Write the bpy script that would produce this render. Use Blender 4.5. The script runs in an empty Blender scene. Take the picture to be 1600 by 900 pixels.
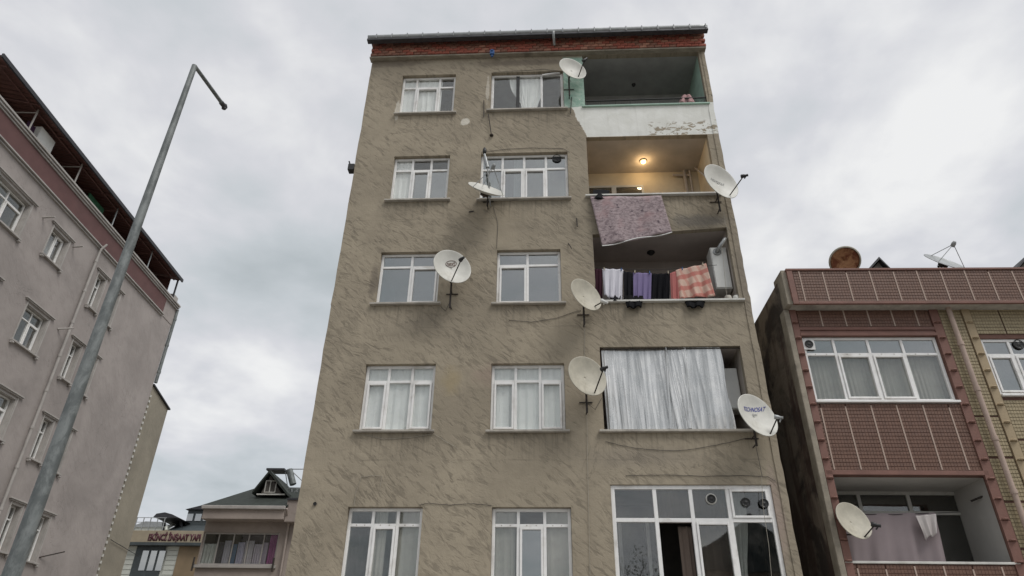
import bpy, math, random
from math import sin, cos, pi, radians as R
from mathutils import Vector, Matrix, Euler
random.seed(7)
SC = bpy.context.scene
C = SC.collection
# ------------------------------------------------------------------ camera
YAW, PITCH, ROLL, FPX = .05617, .53374, .014815, 1063.5
_f = Vector((-sin(YAW)*cos(PITCH), cos(YAW)*cos(PITCH), sin(PITCH)))
_r = Vector((cos(YAW), sin(YAW), 0)); _u = _r.cross(_f)
CR = _r*cos(ROLL)+_u*sin(ROLL); CU = -_r*sin(ROLL)+_u*cos(ROLL)
EYE = Vector((0, 0, 1.6))
cam = bpy.data.cameras.new('camera'); camo = bpy.data.objects.new('camera', cam); C.objects.link(camo)
camo.matrix_world = Matrix.Translation(EYE) @ Matrix((CR, CU, -_f)).transposed().to_4x4()
cam.sensor_width = 36; cam.lens = 36*FPX/1600; cam.clip_start = .1; cam.clip_end = 2000
SC.camera = camo
# ------------------------------------------------------------------ light and exposure
SUN_EL, SUN_AZ, SUN_STR, SUN_ANG = 54, 50, 1.5, 26       # azimuth: degrees right of straight behind the camera
sun = bpy.data.lights.new('sun', 'SUN'); sun.energy = SUN_STR; sun.angle = R(SUN_ANG); sun.color = (1, .975, .94)
suno = bpy.data.objects.new('sun', sun); C.objects.link(suno)
_sd = Vector((sin(R(SUN_AZ))*cos(R(SUN_EL)), -cos(R(SUN_AZ))*cos(R(SUN_EL)), sin(R(SUN_EL))))
suno.rotation_euler = _sd.to_track_quat('Z', 'Y').to_euler(); suno.location = (0, -10, 40)
W = bpy.data.worlds.new('World'); SC.world = W; W.use_nodes = True
nt = W.node_tree; nt.nodes.clear()
def wn(t, **k):
    n = nt.nodes.new(t)
    for a, b in k.items(): setattr(n, a, b)
    return n
out = wn('ShaderNodeOutputWorld'); mixs = wn('ShaderNodeMixShader'); bgA = wn('ShaderNodeBackground'); bgB = wn('ShaderNodeBackground')
sky = wn('ShaderNodeTexSky', sky_type='NISHITA', sun_disc=False, sun_elevation=R(SUN_EL), sun_rotation=math.atan2(_sd.x, _sd.y))
nt.links.new(sky.outputs[0], bgA.inputs[0]); bgA.inputs[1].default_value = .1
tc = wn('ShaderNodeTexCoord'); sep = wn('ShaderNodeSeparateXYZ'); nt.links.new(tc.outputs['Generated'], sep.inputs[0])
def wm(op, a, b=None, c=None):
    n = wn('ShaderNodeMath', operation=op)
    for i, v in enumerate((a, b, c)):
        if v is None: continue
        if isinstance(v, (int, float)): n.inputs[i].default_value = v
        else: nt.links.new(v, n.inputs[i])
    return n.outputs[0]
zz = wm('ADD', wm('MAXIMUM', sep.outputs[2], 0), .22)
comb = wn('ShaderNodeCombineXYZ'); nt.links.new(wm('DIVIDE', sep.outputs[0], zz), comb.inputs[0]); nt.links.new(wm('DIVIDE', sep.outputs[1], zz), comb.inputs[1])
def wnoise(sc, det, dist, off):
    v = wn('ShaderNodeVectorMath', operation='ADD'); nt.links.new(comb.outputs[0], v.inputs[0]); v.inputs[1].default_value = off
    n = wn('ShaderNodeTexNoise'); n.inputs['Scale'].default_value = sc; n.inputs['Detail'].default_value = det
    n.inputs['Roughness'].default_value = .52; n.inputs['Distortion'].default_value = dist
    nt.links.new(v.outputs[0], n.inputs['Vector']); return n.outputs[0]
n1 = wnoise(1.15, 5, .25, (3.1, 7.3, 0)); n2 = wnoise(3.6, 6, .35, (1.7, 2.2, 4))
n3 = wnoise(9, 5, .2, (4.2, 1.1, 2))
nn = wm('ADD', wm('ADD', wm('MULTIPLY', n1, .60), wm('MULTIPLY', n2, .30)), wm('MULTIPLY', n3, .10))
ramp = wn('ShaderNodeValToRGB'); nt.links.new(nn, ramp.inputs[0])
el = ramp.color_ramp.elements
el[0].position = .37; el[0].color = (.385, .42, .435, 1); el[1].position = .61; el[1].color = (.74, .74, .735, 1)
e = el.new(.455); e.color = (.475, .505, .525, 1); e = el.new(.53); e.color = (.575, .58, .605, 1)
nt.links.new(ramp.outputs[0], bgB.inputs[0]); bgB.inputs[1].default_value = 1.0
mixs.inputs[0].default_value = .93
nt.links.new(bgA.outputs[0], mixs.inputs[1]); nt.links.new(bgB.outputs[0], mixs.inputs[2]); nt.links.new(mixs.outputs[0], out.inputs[0])
SC.view_settings.view_transform = 'Standard'; SC.view_settings.look = 'None'
SC.view_settings.exposure = .30; SC.view_settings.gamma = 1
SC.render.engine = 'CYCLES'; SC.cycles.max_bounces = 10; SC.cycles.transparent_max_bounces = 16
# ------------------------------------------------------------------ frames, mesh builder, tags
class Frame:
    def __init__(s, o, deg):
        s.o = Vector(o); s.a = R(deg); s.M = Matrix.Translation(s.o) @ Matrix.Rotation(s.a, 4, 'Z'); s.I = s.M.inverted()
    def at(s, px, py, y=0):          # where the sight line meets the plane local y
        d = s.I.to_3x3() @ (_f*FPX + CR*(px-800) - CU*(py-450)); e = s.I @ EYE
        t = (y-e.y)/d.y; p = e+d*t
        return p.x, p.z
    def p(s, px, py, y=0):
        a = s.at(px, py, y); return Vector((a[0], y, a[1]))
WORLD = Frame((0, 0, 0), 0)
LOC = {}       # object name -> (frame, origin in frame coordinates)
def thing(name, label, cat, F, loc, group=None, rx=None):
    o = bpy.data.objects.new(name, None); C.objects.link(o); o.empty_display_size = .3
    o.matrix_world = F.M @ Matrix.Translation(Vector(loc))
    LOC[o.name] = (F, Vector(loc)); o['label'] = label; o['category'] = cat
    if group: o['group'] = group
    return o
def part(name, mesh, parent, loc=(0, 0, 0), rot=(0, 0, 0), sc=(1, 1, 1)):    # shared mesh placed in frame coordinates
    o = bpy.data.objects.new(name, mesh); C.objects.link(o); o.parent = parent
    F, l = LOC[parent.name]
    o.location = Vector(loc)-l; o.rotation_euler = rot; o.scale = sc
    return o
class MB:
    def __init__(s, mats=None): s.v = []; s.f = []; s.m = []; s.mi = 0; s.sm = []; s.smooth = False
    def add(s, vs, fs):
        n = len(s.v); s.v += [tuple(v) for v in vs]
        for f in fs: s.f.append(tuple(i+n for i in f)); s.m.append(s.mi); s.sm.append(s.smooth)
    def box(s, x0, x1, y0, y1, z0, z1):
        vs = [(x, y, z) for x in (x0, x1) for y in (y0, y1) for z in (z0, z1)]
        s.add(vs, [(0, 1, 3, 2), (4, 6, 7, 5), (0, 4, 5, 1), (2, 3, 7, 6), (0, 2, 6, 4), (1, 5, 7, 3)]); return s
    def rbox(s, x0, x1, y0, y1, z0, z1, M):      # box then matrix
        k = len(s.v); s.box(x0, x1, y0, y1, z0, z1)
        for i in range(k, len(s.v)): s.v[i] = tuple(M @ Vector(s.v[i]))
        return s
    def tube(s, pts, r, seg=8, r2=None, cap=True):
        pts = [Vector(p) for p in pts]; n = len(pts); rings = []
        T0 = None; prev = None
        for i, p in enumerate(pts):
            t = (pts[min(i+1, n-1)]-pts[max(i-1, 0)]).normalized()
            if prev is None:
                a = t.orthogonal().normalized()
            else:
                a = (prev-t*prev.dot(t)); a = a.normalized() if a.length > 1e-6 else t.orthogonal().normalized()
            prev = a; b = t.cross(a); rr = r if r2 is None else r+(r2-r)*i/(n-1)
            rings.append([p+(a*cos(2*pi*k/seg)+b*sin(2*pi*k/seg))*rr for k in range(seg)])
        vs = [v for q in rings for v in q]; fs = []
        for i in range(n-1):
            for k in range(seg):
                k2 = (k+1) % seg; fs.append((i*seg+k, i*seg+k2, (i+1)*seg+k2, (i+1)*seg+k))
        o = s.smooth; s.smooth = True; s.add(vs, fs); s.smooth = o
        if cap: s.add(rings[0], [tuple(range(seg))[::-1]]); s.add(rings[-1], [tuple(range(seg))])
        return s
    def poly(s, pts, y0, y1):                   # prism of an x,z outline between y0 and y1
        n = len(pts)
        vs = [(a, y0, b) for a, b in pts]+[(a, y1, b) for a, b in pts]
        fs = [tuple(range(n)), tuple(range(2*n-1, n-1, -1))]+[(i, i+n, (i+1) % n+n, (i+1) % n) for i in range(n)]
        s.add(vs, fs); return s
    def lathe(s, prof, M=Matrix(), seg=20):     # prof (r, z)
        vs = []; fs = []
        for r_, z_ in prof:
            for k in range(seg): vs.append(M @ Vector((r_*cos(2*pi*k/seg), r_*sin(2*pi*k/seg), z_)))
        for i in range(len(prof)-1):
            for k in range(seg):
                k2 = (k+1) % seg; fs.append((i*seg+k, i*seg+k2, (i+1)*seg+k2, (i+1)*seg+k))
        o = s.smooth; s.smooth = True; s.add(vs, fs); s.smooth = o; return s
    def grid(s, fn, nu, nv):
        vs = [fn(i/nu, j/nv) for j in range(nv+1) for i in range(nu+1)]
        fs = [(j*(nu+1)+i, j*(nu+1)+i+1, (j+1)*(nu+1)+i+1, (j+1)*(nu+1)+i) for j in range(nv) for i in range(nu)]
        o = s.smooth; s.smooth = True; s.add(vs, fs); s.smooth = o; return s
    def mesh(s, name, mats, off=Vector((0, 0, 0))):
        me = bpy.data.meshes.new(name); me.from_pydata([tuple(Vector(v)-off) for v in s.v], [], s.f)
        for m in (mats if isinstance(mats, (list, tuple)) else [mats]): me.materials.append(m)
        me.polygons.foreach_set('material_index', s.m); me.polygons.foreach_set('use_smooth', s.sm)
        me.validate(); me.update(); return me
    def build(s, name, mats, parent=None, F=WORLD, bevel=0, thick=0):
        if parent is not None: F, off = LOC[parent.name]
        else:
            xs = [v[0] for v in s.v]; ys = [v[1] for v in s.v]; zs = [v[2] for v in s.v]
            off = Vector(((min(xs)+max(xs))/2, (min(ys)+max(ys))/2, min(zs)))
        o = bpy.data.objects.new(name, s.mesh(name, mats, off)); C.objects.link(o)
        if parent is not None: o.parent = parent
        else: o.matrix_world = F.M @ Matrix.Translation(off)
        LOC[o.name] = (F, off)
        if thick:
            m = o.modifiers.new('solid', 'SOLIDIFY'); m.thickness = thick; m.offset = 0
        if bevel:
            m = o.modifiers.new('bevel', 'BEVEL'); m.width = bevel; m.segments = 2; m.limit_method = 'ANGLE'
        return o
def tag(o, label, cat, group=None, kind=None):
    if kind: o['kind'] = kind
    if label: o['label'] = label
    if cat: o['category'] = cat
    if group: o['group'] = group
    return o
def struct(o): o['kind'] = 'structure'; return o
def stuff(o): o['kind'] = 'stuff'; return o
# ------------------------------------------------------------------ materials
MATS = {}
class NT:
    def __init__(s, name):
        s.m = bpy.data.materials.new(name); s.m.use_nodes = True; s.t = s.m.node_tree; s.t.nodes.clear()
        s.out = s.n('ShaderNodeOutputMaterial'); s.b = s.n('ShaderNodeBsdfPrincipled'); s.l(s.b.outputs[0], s.out.inputs[0])
        s.co = s.n('ShaderNodeTexCoord').outputs['Object']; MATS[name] = s.m
    def n(s, t, **k):
        q = s.t.nodes.new(t)
        for a, b in k.items(): setattr(q, a, b)
        return q
    def l(s, a, b): s.t.links.new(a, b)
    def setv(s, sock, v):
        if isinstance(v, (int, float, tuple, list, Vector)):
            if sock.type == 'RGBA' and len(v) == 3: v = (*v, 1)
            sock.default_value = v
        else: s.l(v, sock)
    def math(s, op, a, b=None, c=None, clamp=False):
        q = s.n('ShaderNodeMath', operation=op); q.use_clamp = clamp
        for i, v in enumerate((a, b, c)):
            if v is not None: s.setv(q.inputs[i], v)
        return q.outputs[0]
    def mp(s, sc=(1, 1, 1), rot=(0, 0, 0), loc=(0, 0, 0), src=None):
        q = s.n('ShaderNodeMapping'); s.l(src or s.co, q.inputs[0])
        q.inputs['Location'].default_value = loc; q.inputs['Rotation'].default_value = rot; q.inputs['Scale'].default_value = sc
        return q.outputs[0]
    def noise(s, sc, det=4, rough=.5, dist=0, vec=None):
        q = s.n('ShaderNodeTexNoise'); s.l(vec or s.co, q.inputs['Vector'])
        for a, b in (('Scale', sc), ('Detail', det), ('Roughness', rough), ('Distortion', dist)): q.inputs[a].default_value = b
        return q.outputs[0]
    def step(s, v, lo, hi):      # smooth 0..1
        q = s.n('ShaderNodeMapRange', interpolation_type='SMOOTHSTEP'); s.l(v, q.inputs[0])
        q.inputs[1].default_value = lo; q.inputs[2].default_value = hi; return q.outputs[0]
    def mix(s, f, a, b, mode='MIX'):
        q = s.n('ShaderNodeMix', data_type='RGBA', blend_type=mode); s.setv(q.inputs[0], f); s.setv(q.inputs[6], a); s.setv(q.inputs[7], b)
        return q.outputs[2]
    def bump(s, h, strength=.5, dist=.02, normal=None):
        q = s.n('ShaderNodeBump'); q.inputs['Strength'].default_value = strength; q.inputs['Distance'].default_value = dist
        s.l(h, q.inputs['Height'])
        if normal: s.l(normal, q.inputs['Normal'])
        return q.outputs[0]
    def fin(s, col, rough=.8, normal=None, metal=0, **k):
        s.setv(s.b.inputs['Base Color'], col); s.setv(s.b.inputs['Roughness'], rough); s.b.inputs['Metallic'].default_value = metal
        if normal: s.l(normal, s.b.inputs['Normal'])
        for a, b in k.items(): s.setv(s.b.inputs[a.replace('_', ' ')], b)
        return s.m
def plain(name, col, rough=.6, var=.12, sc=6, metal=0, bump=0, dirt=None):
    t = NT(name); n = t.noise(sc, 5, .6)
    c = t.mix(t.step(n, .3, .7), tuple(x*(1-var) for x in col), tuple(min(1, x*(1+var)) for x in col))
    if dirt:
        d = t.step(t.noise(sc*.35, 6, .65, .3), .5, .72); c = t.mix(t.math('MULTIPLY', d, dirt[3]), c, dirt[:3])
    nm = t.bump(t.noise(sc*6, 4), bump, .01) if bump else None
    return t.fin(c, rough, nm, metal)
def stucco(name, col, main=False, scale=1):
    t = NT(name); x = t.n('ShaderNodeSeparateXYZ'); t.l(t.co, x.inputs[0]); X, Y, Z = x.outputs
    # trowel sweeps: short diagonal strokes in patches, two slightly different directions
    def streak(ph, su, sv, dist, off):
        c_, s_ = cos(R(ph)), sin(R(ph)); u = t.math('SUBTRACT', t.math('MULTIPLY', X, c_*su), t.math('MULTIPLY', Z, s_*su)); v = t.math('ADD', t.math('MULTIPLY', X, s_*sv), t.math('MULTIPLY', Z, c_*sv))
        q = t.n('ShaderNodeCombineXYZ'); t.l(u, q.inputs[0]); t.l(v, q.inputs[1]); q.inputs[2].default_value = off; return t.noise(1, 4, .58, dist, q.outputs[0])
    k_ = scale
    sA = streak(42, 3.3*k_, 10.5*k_, .5, 0); sB = streak(58, 3.8*k_, 11.5*k_, .6, 7); sC = streak(24, 3.2*k_, 11*k_, .6, 3)
    pA = t.step(t.noise(.8, 4, .6, .3), .34, .56); pB = t.step(t.noise(.7, 3, .6, .3, t.mp(loc=(9, 4, 2))), .48, .62); pC = t.step(t.noise(.8, 3, .6, .3, t.mp(loc=(2, 8, 5))), .52, .62)
    gr = lambda v, m_, lo=.34, hi=.53: t.math('MULTIPLY', t.math('SUBTRACT', 1, t.step(v, lo, hi)), m_)
    groove = t.math('MAXIMUM', gr(sA, pA), t.math('MAXIMUM', gr(sB, pB), gr(sC, pC, .32, .50)))
    s1 = sA; s2 = sB; patch = pA
    fine = t.noise(26, 5, .65)
    h = t.math('ADD', t.math('SUBTRACT', t.math('MULTIPLY', t.noise(3.2, 4, .6, .4), .8), t.math('MULTIPLY', groove, .20)), t.math('MULTIPLY', fine, .16))
    big = t.noise(.45, 4, .6, .4); med = t.noise(2.2, 5, .62, .3)
    a = tuple(v*.86 for v in col); b = tuple(v*1.12 for v in col)
    c = t.mix(t.step(big, .32, .68), a, b)
    c = t.mix(t.math('MULTIPLY', t.step(med, .48, .74), .30), c, tuple(v*.72 for v in col))
    c = t.mix(t.math('MULTIPLY', t.math('MULTIPLY', groove, t.math('MULTIPLY_ADD', t.noise(2.6, 4, .6), 1.0, .05)), (1.0 if main else .22)), c, tuple(v*.50 for v in col))
    c = t.mix(t.math('MULTIPLY', t.step(fine, .55, .75), .18), c, tuple(v*.7 for v in col))
    nk = t.noise(.55, 7, .62, .6, t.mp(loc=(5, 1, 3)))
    ck = t.math('MULTIPLY', t.math('SUBTRACT', 1, t.step(t.math('ABSOLUTE', t.math('SUBTRACT', nk, .5)), .001, .0045)), t.step(t.noise(.6, 2, .5, 0, t.mp(loc=(1, 7, 7))), .5, .6))
    c = t.mix(t.math('MULTIPLY', ck, .45), c, tuple(v*.4 for v in col))
    # rain streaks
    st = t.noise(1, 4, .6, .1, t.mp((7, 3, .5)))
    c = t.mix(t.math('MULTIPLY', t.step(st, .55, .78), .20), c, tuple(v*.62 for v in col))
    if main:
        drip = t.noise(1, 4, .65, .15, t.mp((13, 3, .9)))
        for (wx0_, wx1_, wz0_, wz1_) in WIN.values():
            fx = t.math('MULTIPLY', t.step(X, wx0_-.16, wx0_-.04), t.math('SUBTRACT', 1, t.step(X, wx1_+.04, wx1_+.16)))
            fz = t.math('MULTIPLY', t.step(Z, wz0_-.85, wz0_-.1), t.math('SUBTRACT', 1, t.step(Z, wz0_-.03, wz0_)))
            c = t.mix(t.math('MULTIPLY', t.math('MULTIPLY', fx, fz), t.math('MULTIPLY', t.step(drip, .46, .70), .55)), c, tuple(v*.42 for v in col))
        for zb in (2.55, 5.4, 8.25, 11.1, 13.95):
            ln = t.math('SUBTRACT', 1, t.step(t.math('ABSOLUTE', t.math('SUBTRACT', t.math('ADD', Z, t.math('MULTIPLY', t.noise(2, 4), .05)), zb)), .004, .02))
            c = t.mix(t.math('MULTIPLY', ln, t.math('MULTIPLY', t.step(t.noise(1.1, 3), .45, .6), .4)), c, tuple(v*.55 for v in col))
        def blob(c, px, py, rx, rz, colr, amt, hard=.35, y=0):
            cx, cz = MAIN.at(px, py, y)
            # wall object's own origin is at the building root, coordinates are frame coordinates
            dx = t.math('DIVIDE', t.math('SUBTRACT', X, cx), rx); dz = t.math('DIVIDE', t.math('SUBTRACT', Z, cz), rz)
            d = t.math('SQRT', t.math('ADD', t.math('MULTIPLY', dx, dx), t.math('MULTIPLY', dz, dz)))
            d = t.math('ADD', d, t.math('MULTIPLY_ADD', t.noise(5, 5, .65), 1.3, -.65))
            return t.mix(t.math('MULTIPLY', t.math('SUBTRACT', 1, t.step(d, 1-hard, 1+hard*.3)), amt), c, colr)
        dk = tuple(v*.5 for v in col)
        c = blob(c, 640, 510, 1.0, .38, (.22, .19, .155), .12, .6); c = blob(c, 585, 440, .12, .5, (.12, .10, .08), .6, .6)
        c = blob(c, 770, 330, .4, .12, dk, .2, .7); c = blob(c, 830, 355, 1.1, .2, (.21, .18, .14), .15, .7)
        c = blob(c, 735, 470, .2, .35, dk, .1, .8)
        c = blob(c, 770, 585, .5, .3, (.30, .22, .18), .45, .8); c = blob(c, 705, 595, .25, .35, (.33, .26, .14), .5, .8)
        c = blob(c, 727, 190, .13, .13, (.62, .58, .50), .95, .2); c = blob(c, 621, 172, .07, .35, (.60, .56, .48), .8, .25)
        c = blob(c, 762, 140, .05, .5, (.6, .55, .47), .6, .3); c = blob(c, 780, 392, .5, .12, dk, .4, .7)
        c = blob(c, 1090, 345, .9, .2, (.14, .13, .12), .55, .6, ); c = blob(c, 1160, 430, .15, 1.2, (.13, .11, .10), .4, .8)
        c = blob(c, 1215, 800, .12, .9, (.36, .27, .24), .5, .6); c = blob(c, 1000, 715, 1.4, .25, (.2, .175, .145), .4, .8)
        c = blob(c, 600, 100, 1.4, .16, (.16, .13, .10), .7, .6); c = blob(c, 820, 98, 1.6, .14, (.16, .13, .10), .7, .6)  # dark bands under the roof slab: its shade painted into the wall colour
        # white and green paint round the top balcony
        wob2 = t.math('MULTIPLY_ADD', t.noise(3.5, 4, .6), .22, -.11)
        edge = t.math('ADD', t.math('MULTIPLY_ADD', t.math('SUBTRACT', 14.55, Z), .36, .74), wob2)
        m1 = t.math('MULTIPLY', t.step(t.math('SUBTRACT', X, edge), -.01, .02), t.math('MULTIPLY', t.step(Z, 13.53, 13.54), t.math('SUBTRACT', 1, t.step(Z, 14.60, 14.61))))
        peel = t.math('MULTIPLY', t.step(t.noise(4.2, 5, .7, .4, t.mp((1, 1, 1.6), loc=(3, 0, 1))), .53, .55),
                      t.math('MULTIPLY', t.step(X, 2.55, 2.75), t.math('SUBTRACT', 1, t.step(t.math('ADD', Z, wob2), 13.92, 14.02))))
        peel2 = t.step(t.noise(13, 3, .6), .71, .72)
        peel2 = t.math('MULTIPLY', peel2, t.step(X, 2.3, 3.2))
        keep = t.math('SUBTRACT', 1, t.math('MAXIMUM', peel, peel2))
        white = t.mix(t.step(med, .35, .7), (.70, .70, .65), (.80, .80, .76))
        white = t.mix(t.math('MULTIPLY', t.step(st, .5, .75), .25), white, (.42, .41, .36))
        c = t.mix(t.math('MULTIPLY', m1, keep), c, white)
        edge2 = t.math('ADD', .56, t.math('MULTIPLY', wob2, .15))
        m2 = t.math('MULTIPLY', t.step(t.math('SUBTRACT', X, edge2), 0, .01), t.math('MULTIPLY', t.step(t.math('ADD', Z, wob2), 14.56, 14.6), t.math('SUBTRACT', 1, t.step(Z, 16.35, 16.5))))
        m2 = t.math('MULTIPLY', m2, t.math('SUBTRACT', 1, t.step(X, 1.4, 1.41)))
        green = t.mix(t.step(t.noise(7, 5, .65), .42, .62), (.29, .44, .36), (.40, .52, .44))
        green = t.mix(t.step(t.noise(9, 4, .6), .64, .68), green, (.56, .57, .50))
        c = t.mix(m2, c, green)
    if main: h = t.math('MULTIPLY', h, t.math('SUBTRACT', 1, t.math('MULTIPLY', m1, .75)))
    nm = t.bump(h, .8 if main else .4, .03)
    return t.fin(c, .93, nm)
def glass(name, tint=(.8, .84, .84), refl=.30, rough=.02):
    t = NT(name); t.t.nodes.remove(t.b)
    tr = t.n('ShaderNodeBsdfTransparent'); tr.inputs[0].default_value = (*tint, 1)
    gl = t.n('ShaderNodeBsdfGlossy'); gl.inputs['Roughness'].default_value = rough; gl.inputs[0].default_value = (.95, .965, .95, 1)
    lw = t.n('ShaderNodeLayerWeight'); lw.inputs[0].default_value = .5
    nz = t.noise(1.1, 2, .5); bp = t.bump(nz, .06, .04); t.l(bp, gl.inputs['Normal'])
    f = t.math('ADD', t.math('MULTIPLY', t.math('POWER', lw.outputs['Facing'], 5), .8), refl, clamp=True)
    d = t.n('ShaderNodeBsdfDiffuse'); d.inputs[0].default_value = (.35, .33, .3, 1)
    m = t.n('ShaderNodeMixShader'); t.l(f, m.inputs[0]); t.l(tr.outputs[0], m.inputs[1]); t.l(gl.outputs[0], m.inputs[2])
    m2 = t.n('ShaderNodeMixShader'); t.l(t.math('MULTIPLY', t.step(t.noise(2.5, 5, .7), .4, .75), .05), m2.inputs[0])
    t.l(m.outputs[0], m2.inputs[1]); t.l(d.outputs[0], m2.inputs[2]); t.l(m2.outputs[0], t.out.inputs[0]); return t.m
def cloth(name, col, var=.1, trans=.0, weave=90, rough=.85, pattern=None):
    t = NT(name); c = t.mix(t.noise(5, 4, .6), tuple(v*(1-var) for v in col), tuple(min(1, v*(1+var)) for v in col))
    if pattern: c = pattern(t, c)
    t.fin(c, rough, t.bump(t.noise(weave, 2), .15, .004), Specular_IOR_Level=.15)
    if trans:
        tl = t.n('ShaderNodeBsdfTranslucent'); t.setv(tl.inputs[0], c); m = t.n('ShaderNodeMixShader'); m.inputs[0].default_value = trans
        t.l(t.b.outputs[0], m.inputs[1]); t.l(tl.outputs[0], m.inputs[2]); t.l(m.outputs[0], t.out.inputs[0])
    return t.m
MAIN = Frame((0, 12.8, 0), 0)
WIN = dict(a5=(-3.77, -2.32, 14.48, 15.92), b5=(-1.36, .56, 14.52, 15.93), a4=(-3.71, -2.31, 11.65, 13.04), b4=(-1.54, .60, 11.62, 13.07),
           a3=(-3.72, -2.35, 8.82, 10.17), b3=(-1.07, .36, 8.79, 10.18), a2=(-3.73, -2.27, 5.96, 7.39), b2=(-1.12, .37, 5.95, 7.38),
           s4=(1.08, 4.07, 11.66, 13), s3=(1.1, 4.07, 8.8, 10), s2=(1.11, 3.97, 5.94, 7))
LEFT = Frame((-15.5, 0, 0), 93.04)
RIGHT = Frame((5.1, 13.1, 0), 1.0)
M = {}
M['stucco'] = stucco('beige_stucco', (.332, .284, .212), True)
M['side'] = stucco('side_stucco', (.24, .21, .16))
M['pvc'] = plain('white_pvc', (.84, .83, .81), .38, .05, 5, dirt=(.40, .36, .30, .5))
M['pvc_old'] = plain('aged_pvc', (.58, .57, .53), .45, .1, 4, dirt=(.3, .27, .22, .6))
M['glass'] = glass('window_glass', (.97, .975, .97), .085); M['glass_dark'] = glass('dark_window_glass', (.75, .76, .75), .10); M['glass_clear'] = glass('clear_window_glass', (.96, .96, .96), .05)
M['glass_bright'] = glass('mirror_window_glass', (.6, .63, .63), .27)
M['room'] = plain('room_plaster', (.30, .28, .25), .9, .15, 2)
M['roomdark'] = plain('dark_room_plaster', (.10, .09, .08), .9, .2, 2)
M['sill'] = plain('sill_stone', (.42, .39, .34), .7, .15, 5, bump=.2, dirt=(.16, .14, .12, .6))
M['curtain'] = cloth('white_net_curtain', (.87, .88, .86), .03, .03)
M['curtain_grey'] = cloth('grey_curtain', (.42, .41, .37), .1, .2)
M['curtain_brown'] = cloth('brown_curtain', (.20, .155, .13), .1, .1)
M['dark'] = plain('black_plastic', (.02, .02, .02), .5, .2)
M['iron'] = plain('rusty_dark_iron', (.045, .038, .033), .7, .3, 20, .3, bump=.2, dirt=(.12, .06, .03, .5))
M['zinc'] = plain('grey_zinc', (.33, .34, .34), .45, .12, 8, .35, dirt=(.15, .15, .14, .5))
M['darkmetal'] = plain('dark_gutter_metal', (.055, .055, .06), .5, .2, 8, .3)
M['mortar'] = plain('red_mortar', (.17, .11, .085), .95, .2, 12, bump=.5)
M['slab'] = plain('rough_concrete', (.30, .265, .21), .95, .18, 4, bump=.5, dirt=(.13, .11, .09, .6))
M['ceil_dark'] = plain('dark_grey_paint', (.33, .33, .32), .85, .12, 2)
M['ceil'] = plain('cream_ceiling_paint', (.46, .41, .36), .85, .1, 2, dirt=(.25, .2, .16, .4))
M['ceil3'] = plain('dull_ceiling_paint', (.46, .41, .38), .85, .1, 2)
M['cream'] = plain('cream_wall_paint', (.66, .57, .42), .85, .08, 2, dirt=(.4, .3, .2, .4))
M['greenpaint'] = plain('pale_green_paint', (.36, .50, .42), .8, .12, 3, dirt=(.2, .28, .23, .5))
M['white_metal'] = plain('white_enamel', (.66, .66, .63), .4, .05, 4, dirt=(.4, .38, .33, .3))
M['dish'] = plain('dish_enamel', (.58, .57, .52), .5, .07, 5, dirt=(.34, .31, .24, .55))
M['dish_dirty'] = plain('dirty_dish_enamel', (.46, .43, .35), .6, .1, 6, dirt=(.24, .21, .15, .6))
M['cable'] = plain('black_cable', (.03, .028, .026), .6, .1); M['cable_light'] = plain('pale_cable', (.33, .30, .25), .6, .1)
M['joint_peg'] = plain('peg_plastic', (.45, .40, .30), .5, .1); M['blue'] = plain('blue_plastic', (.03, .10, .28), .5, .1)
# ------------------------------------------------------------------ wall with openings
def wall(F, x0, x1, z0, z1, holes, y0=0, depth=.25, step=None, jl=0, jr=0):
    mb = MB()
    xs = sorted({x0, x1, *[h[0] for h in holes], *[h[1] for h in holes]}); zs = sorted({z0, z1, *[h[2] for h in holes], *[h[3] for h in holes]})
    if step:
        zz = []
        for a, b in zip(zs, zs[1:]):
            k = max(1, int((b-a)/step)); zz += [a+(b-a)*i/k for i in range(k)]
        zs = zz+[zs[-1]]
    rnd = random.Random(3); L_ = {z: rnd.uniform(-jl, jl) for z in zs}; Rr = {z: rnd.uniform(-jr, jr) for z in zs}
    def X(x, z): return x+(L_[z] if x == x0 else 0)+(Rr[z] if x == x1 else 0)
    for i in range(len(xs)-1):
        for j in range(len(zs)-1):
            a, b, c, d = xs[i], xs[i+1], zs[j], zs[j+1]; mx, mz = (a+b)/2, (c+d)/2
            if any(h[0] < mx < h[1] and h[2] < mz < h[3] for h in holes): continue
            mb.add([(X(a, c), y0, c), (X(b, c), y0, c), (X(b, d), y0, d), (X(a, d), y0, d)], [(0, 1, 2, 3)])
    for h in holes:
        a, b, c, d = h[:4]; y1 = y0+(h[4] if len(h) > 4 else depth)
        mb.add([(a, y0, c), (b, y0, c), (b, y0, d), (a, y0, d), (a, y1, c), (b, y1, c), (b, y1, d), (a, y1, d)],
               [(0, 4, 5, 1), (1, 5, 6, 2), (2, 6, 7, 3), (3, 7, 4, 0)])
    return mb
def room_mb(x0, x1, z0, z1, y0, d=2.0, mg=.08, mgb=None):
    a, b, c, e = x0-mg, x1+mg, z0-(mg if mgb is None else mgb), z1+.12; y1 = y0+d; mb = MB()
    mb.add([(a, y0, c), (b, y0, c), (b, y0, e), (a, y0, e), (a, y1, c), (b, y1, c), (b, y1, e), (a, y1, e)],
           [(0, 1, 5, 4), (1, 2, 6, 5), (2, 3, 7, 6), (3, 0, 4, 7), (4, 5, 6, 7)])
    mb.add([(a, y0, c), (b, y0, c), (b, y0, e), (a, y0, e), (x0, y0, z0), (x1, y0, z0), (x1, y0, z1), (x0, y0, z1)],
           [(0, 1, 5, 4), (1, 2, 6, 5), (2, 3, 7, 6), (3, 0, 4, 7)])
    return mb
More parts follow.
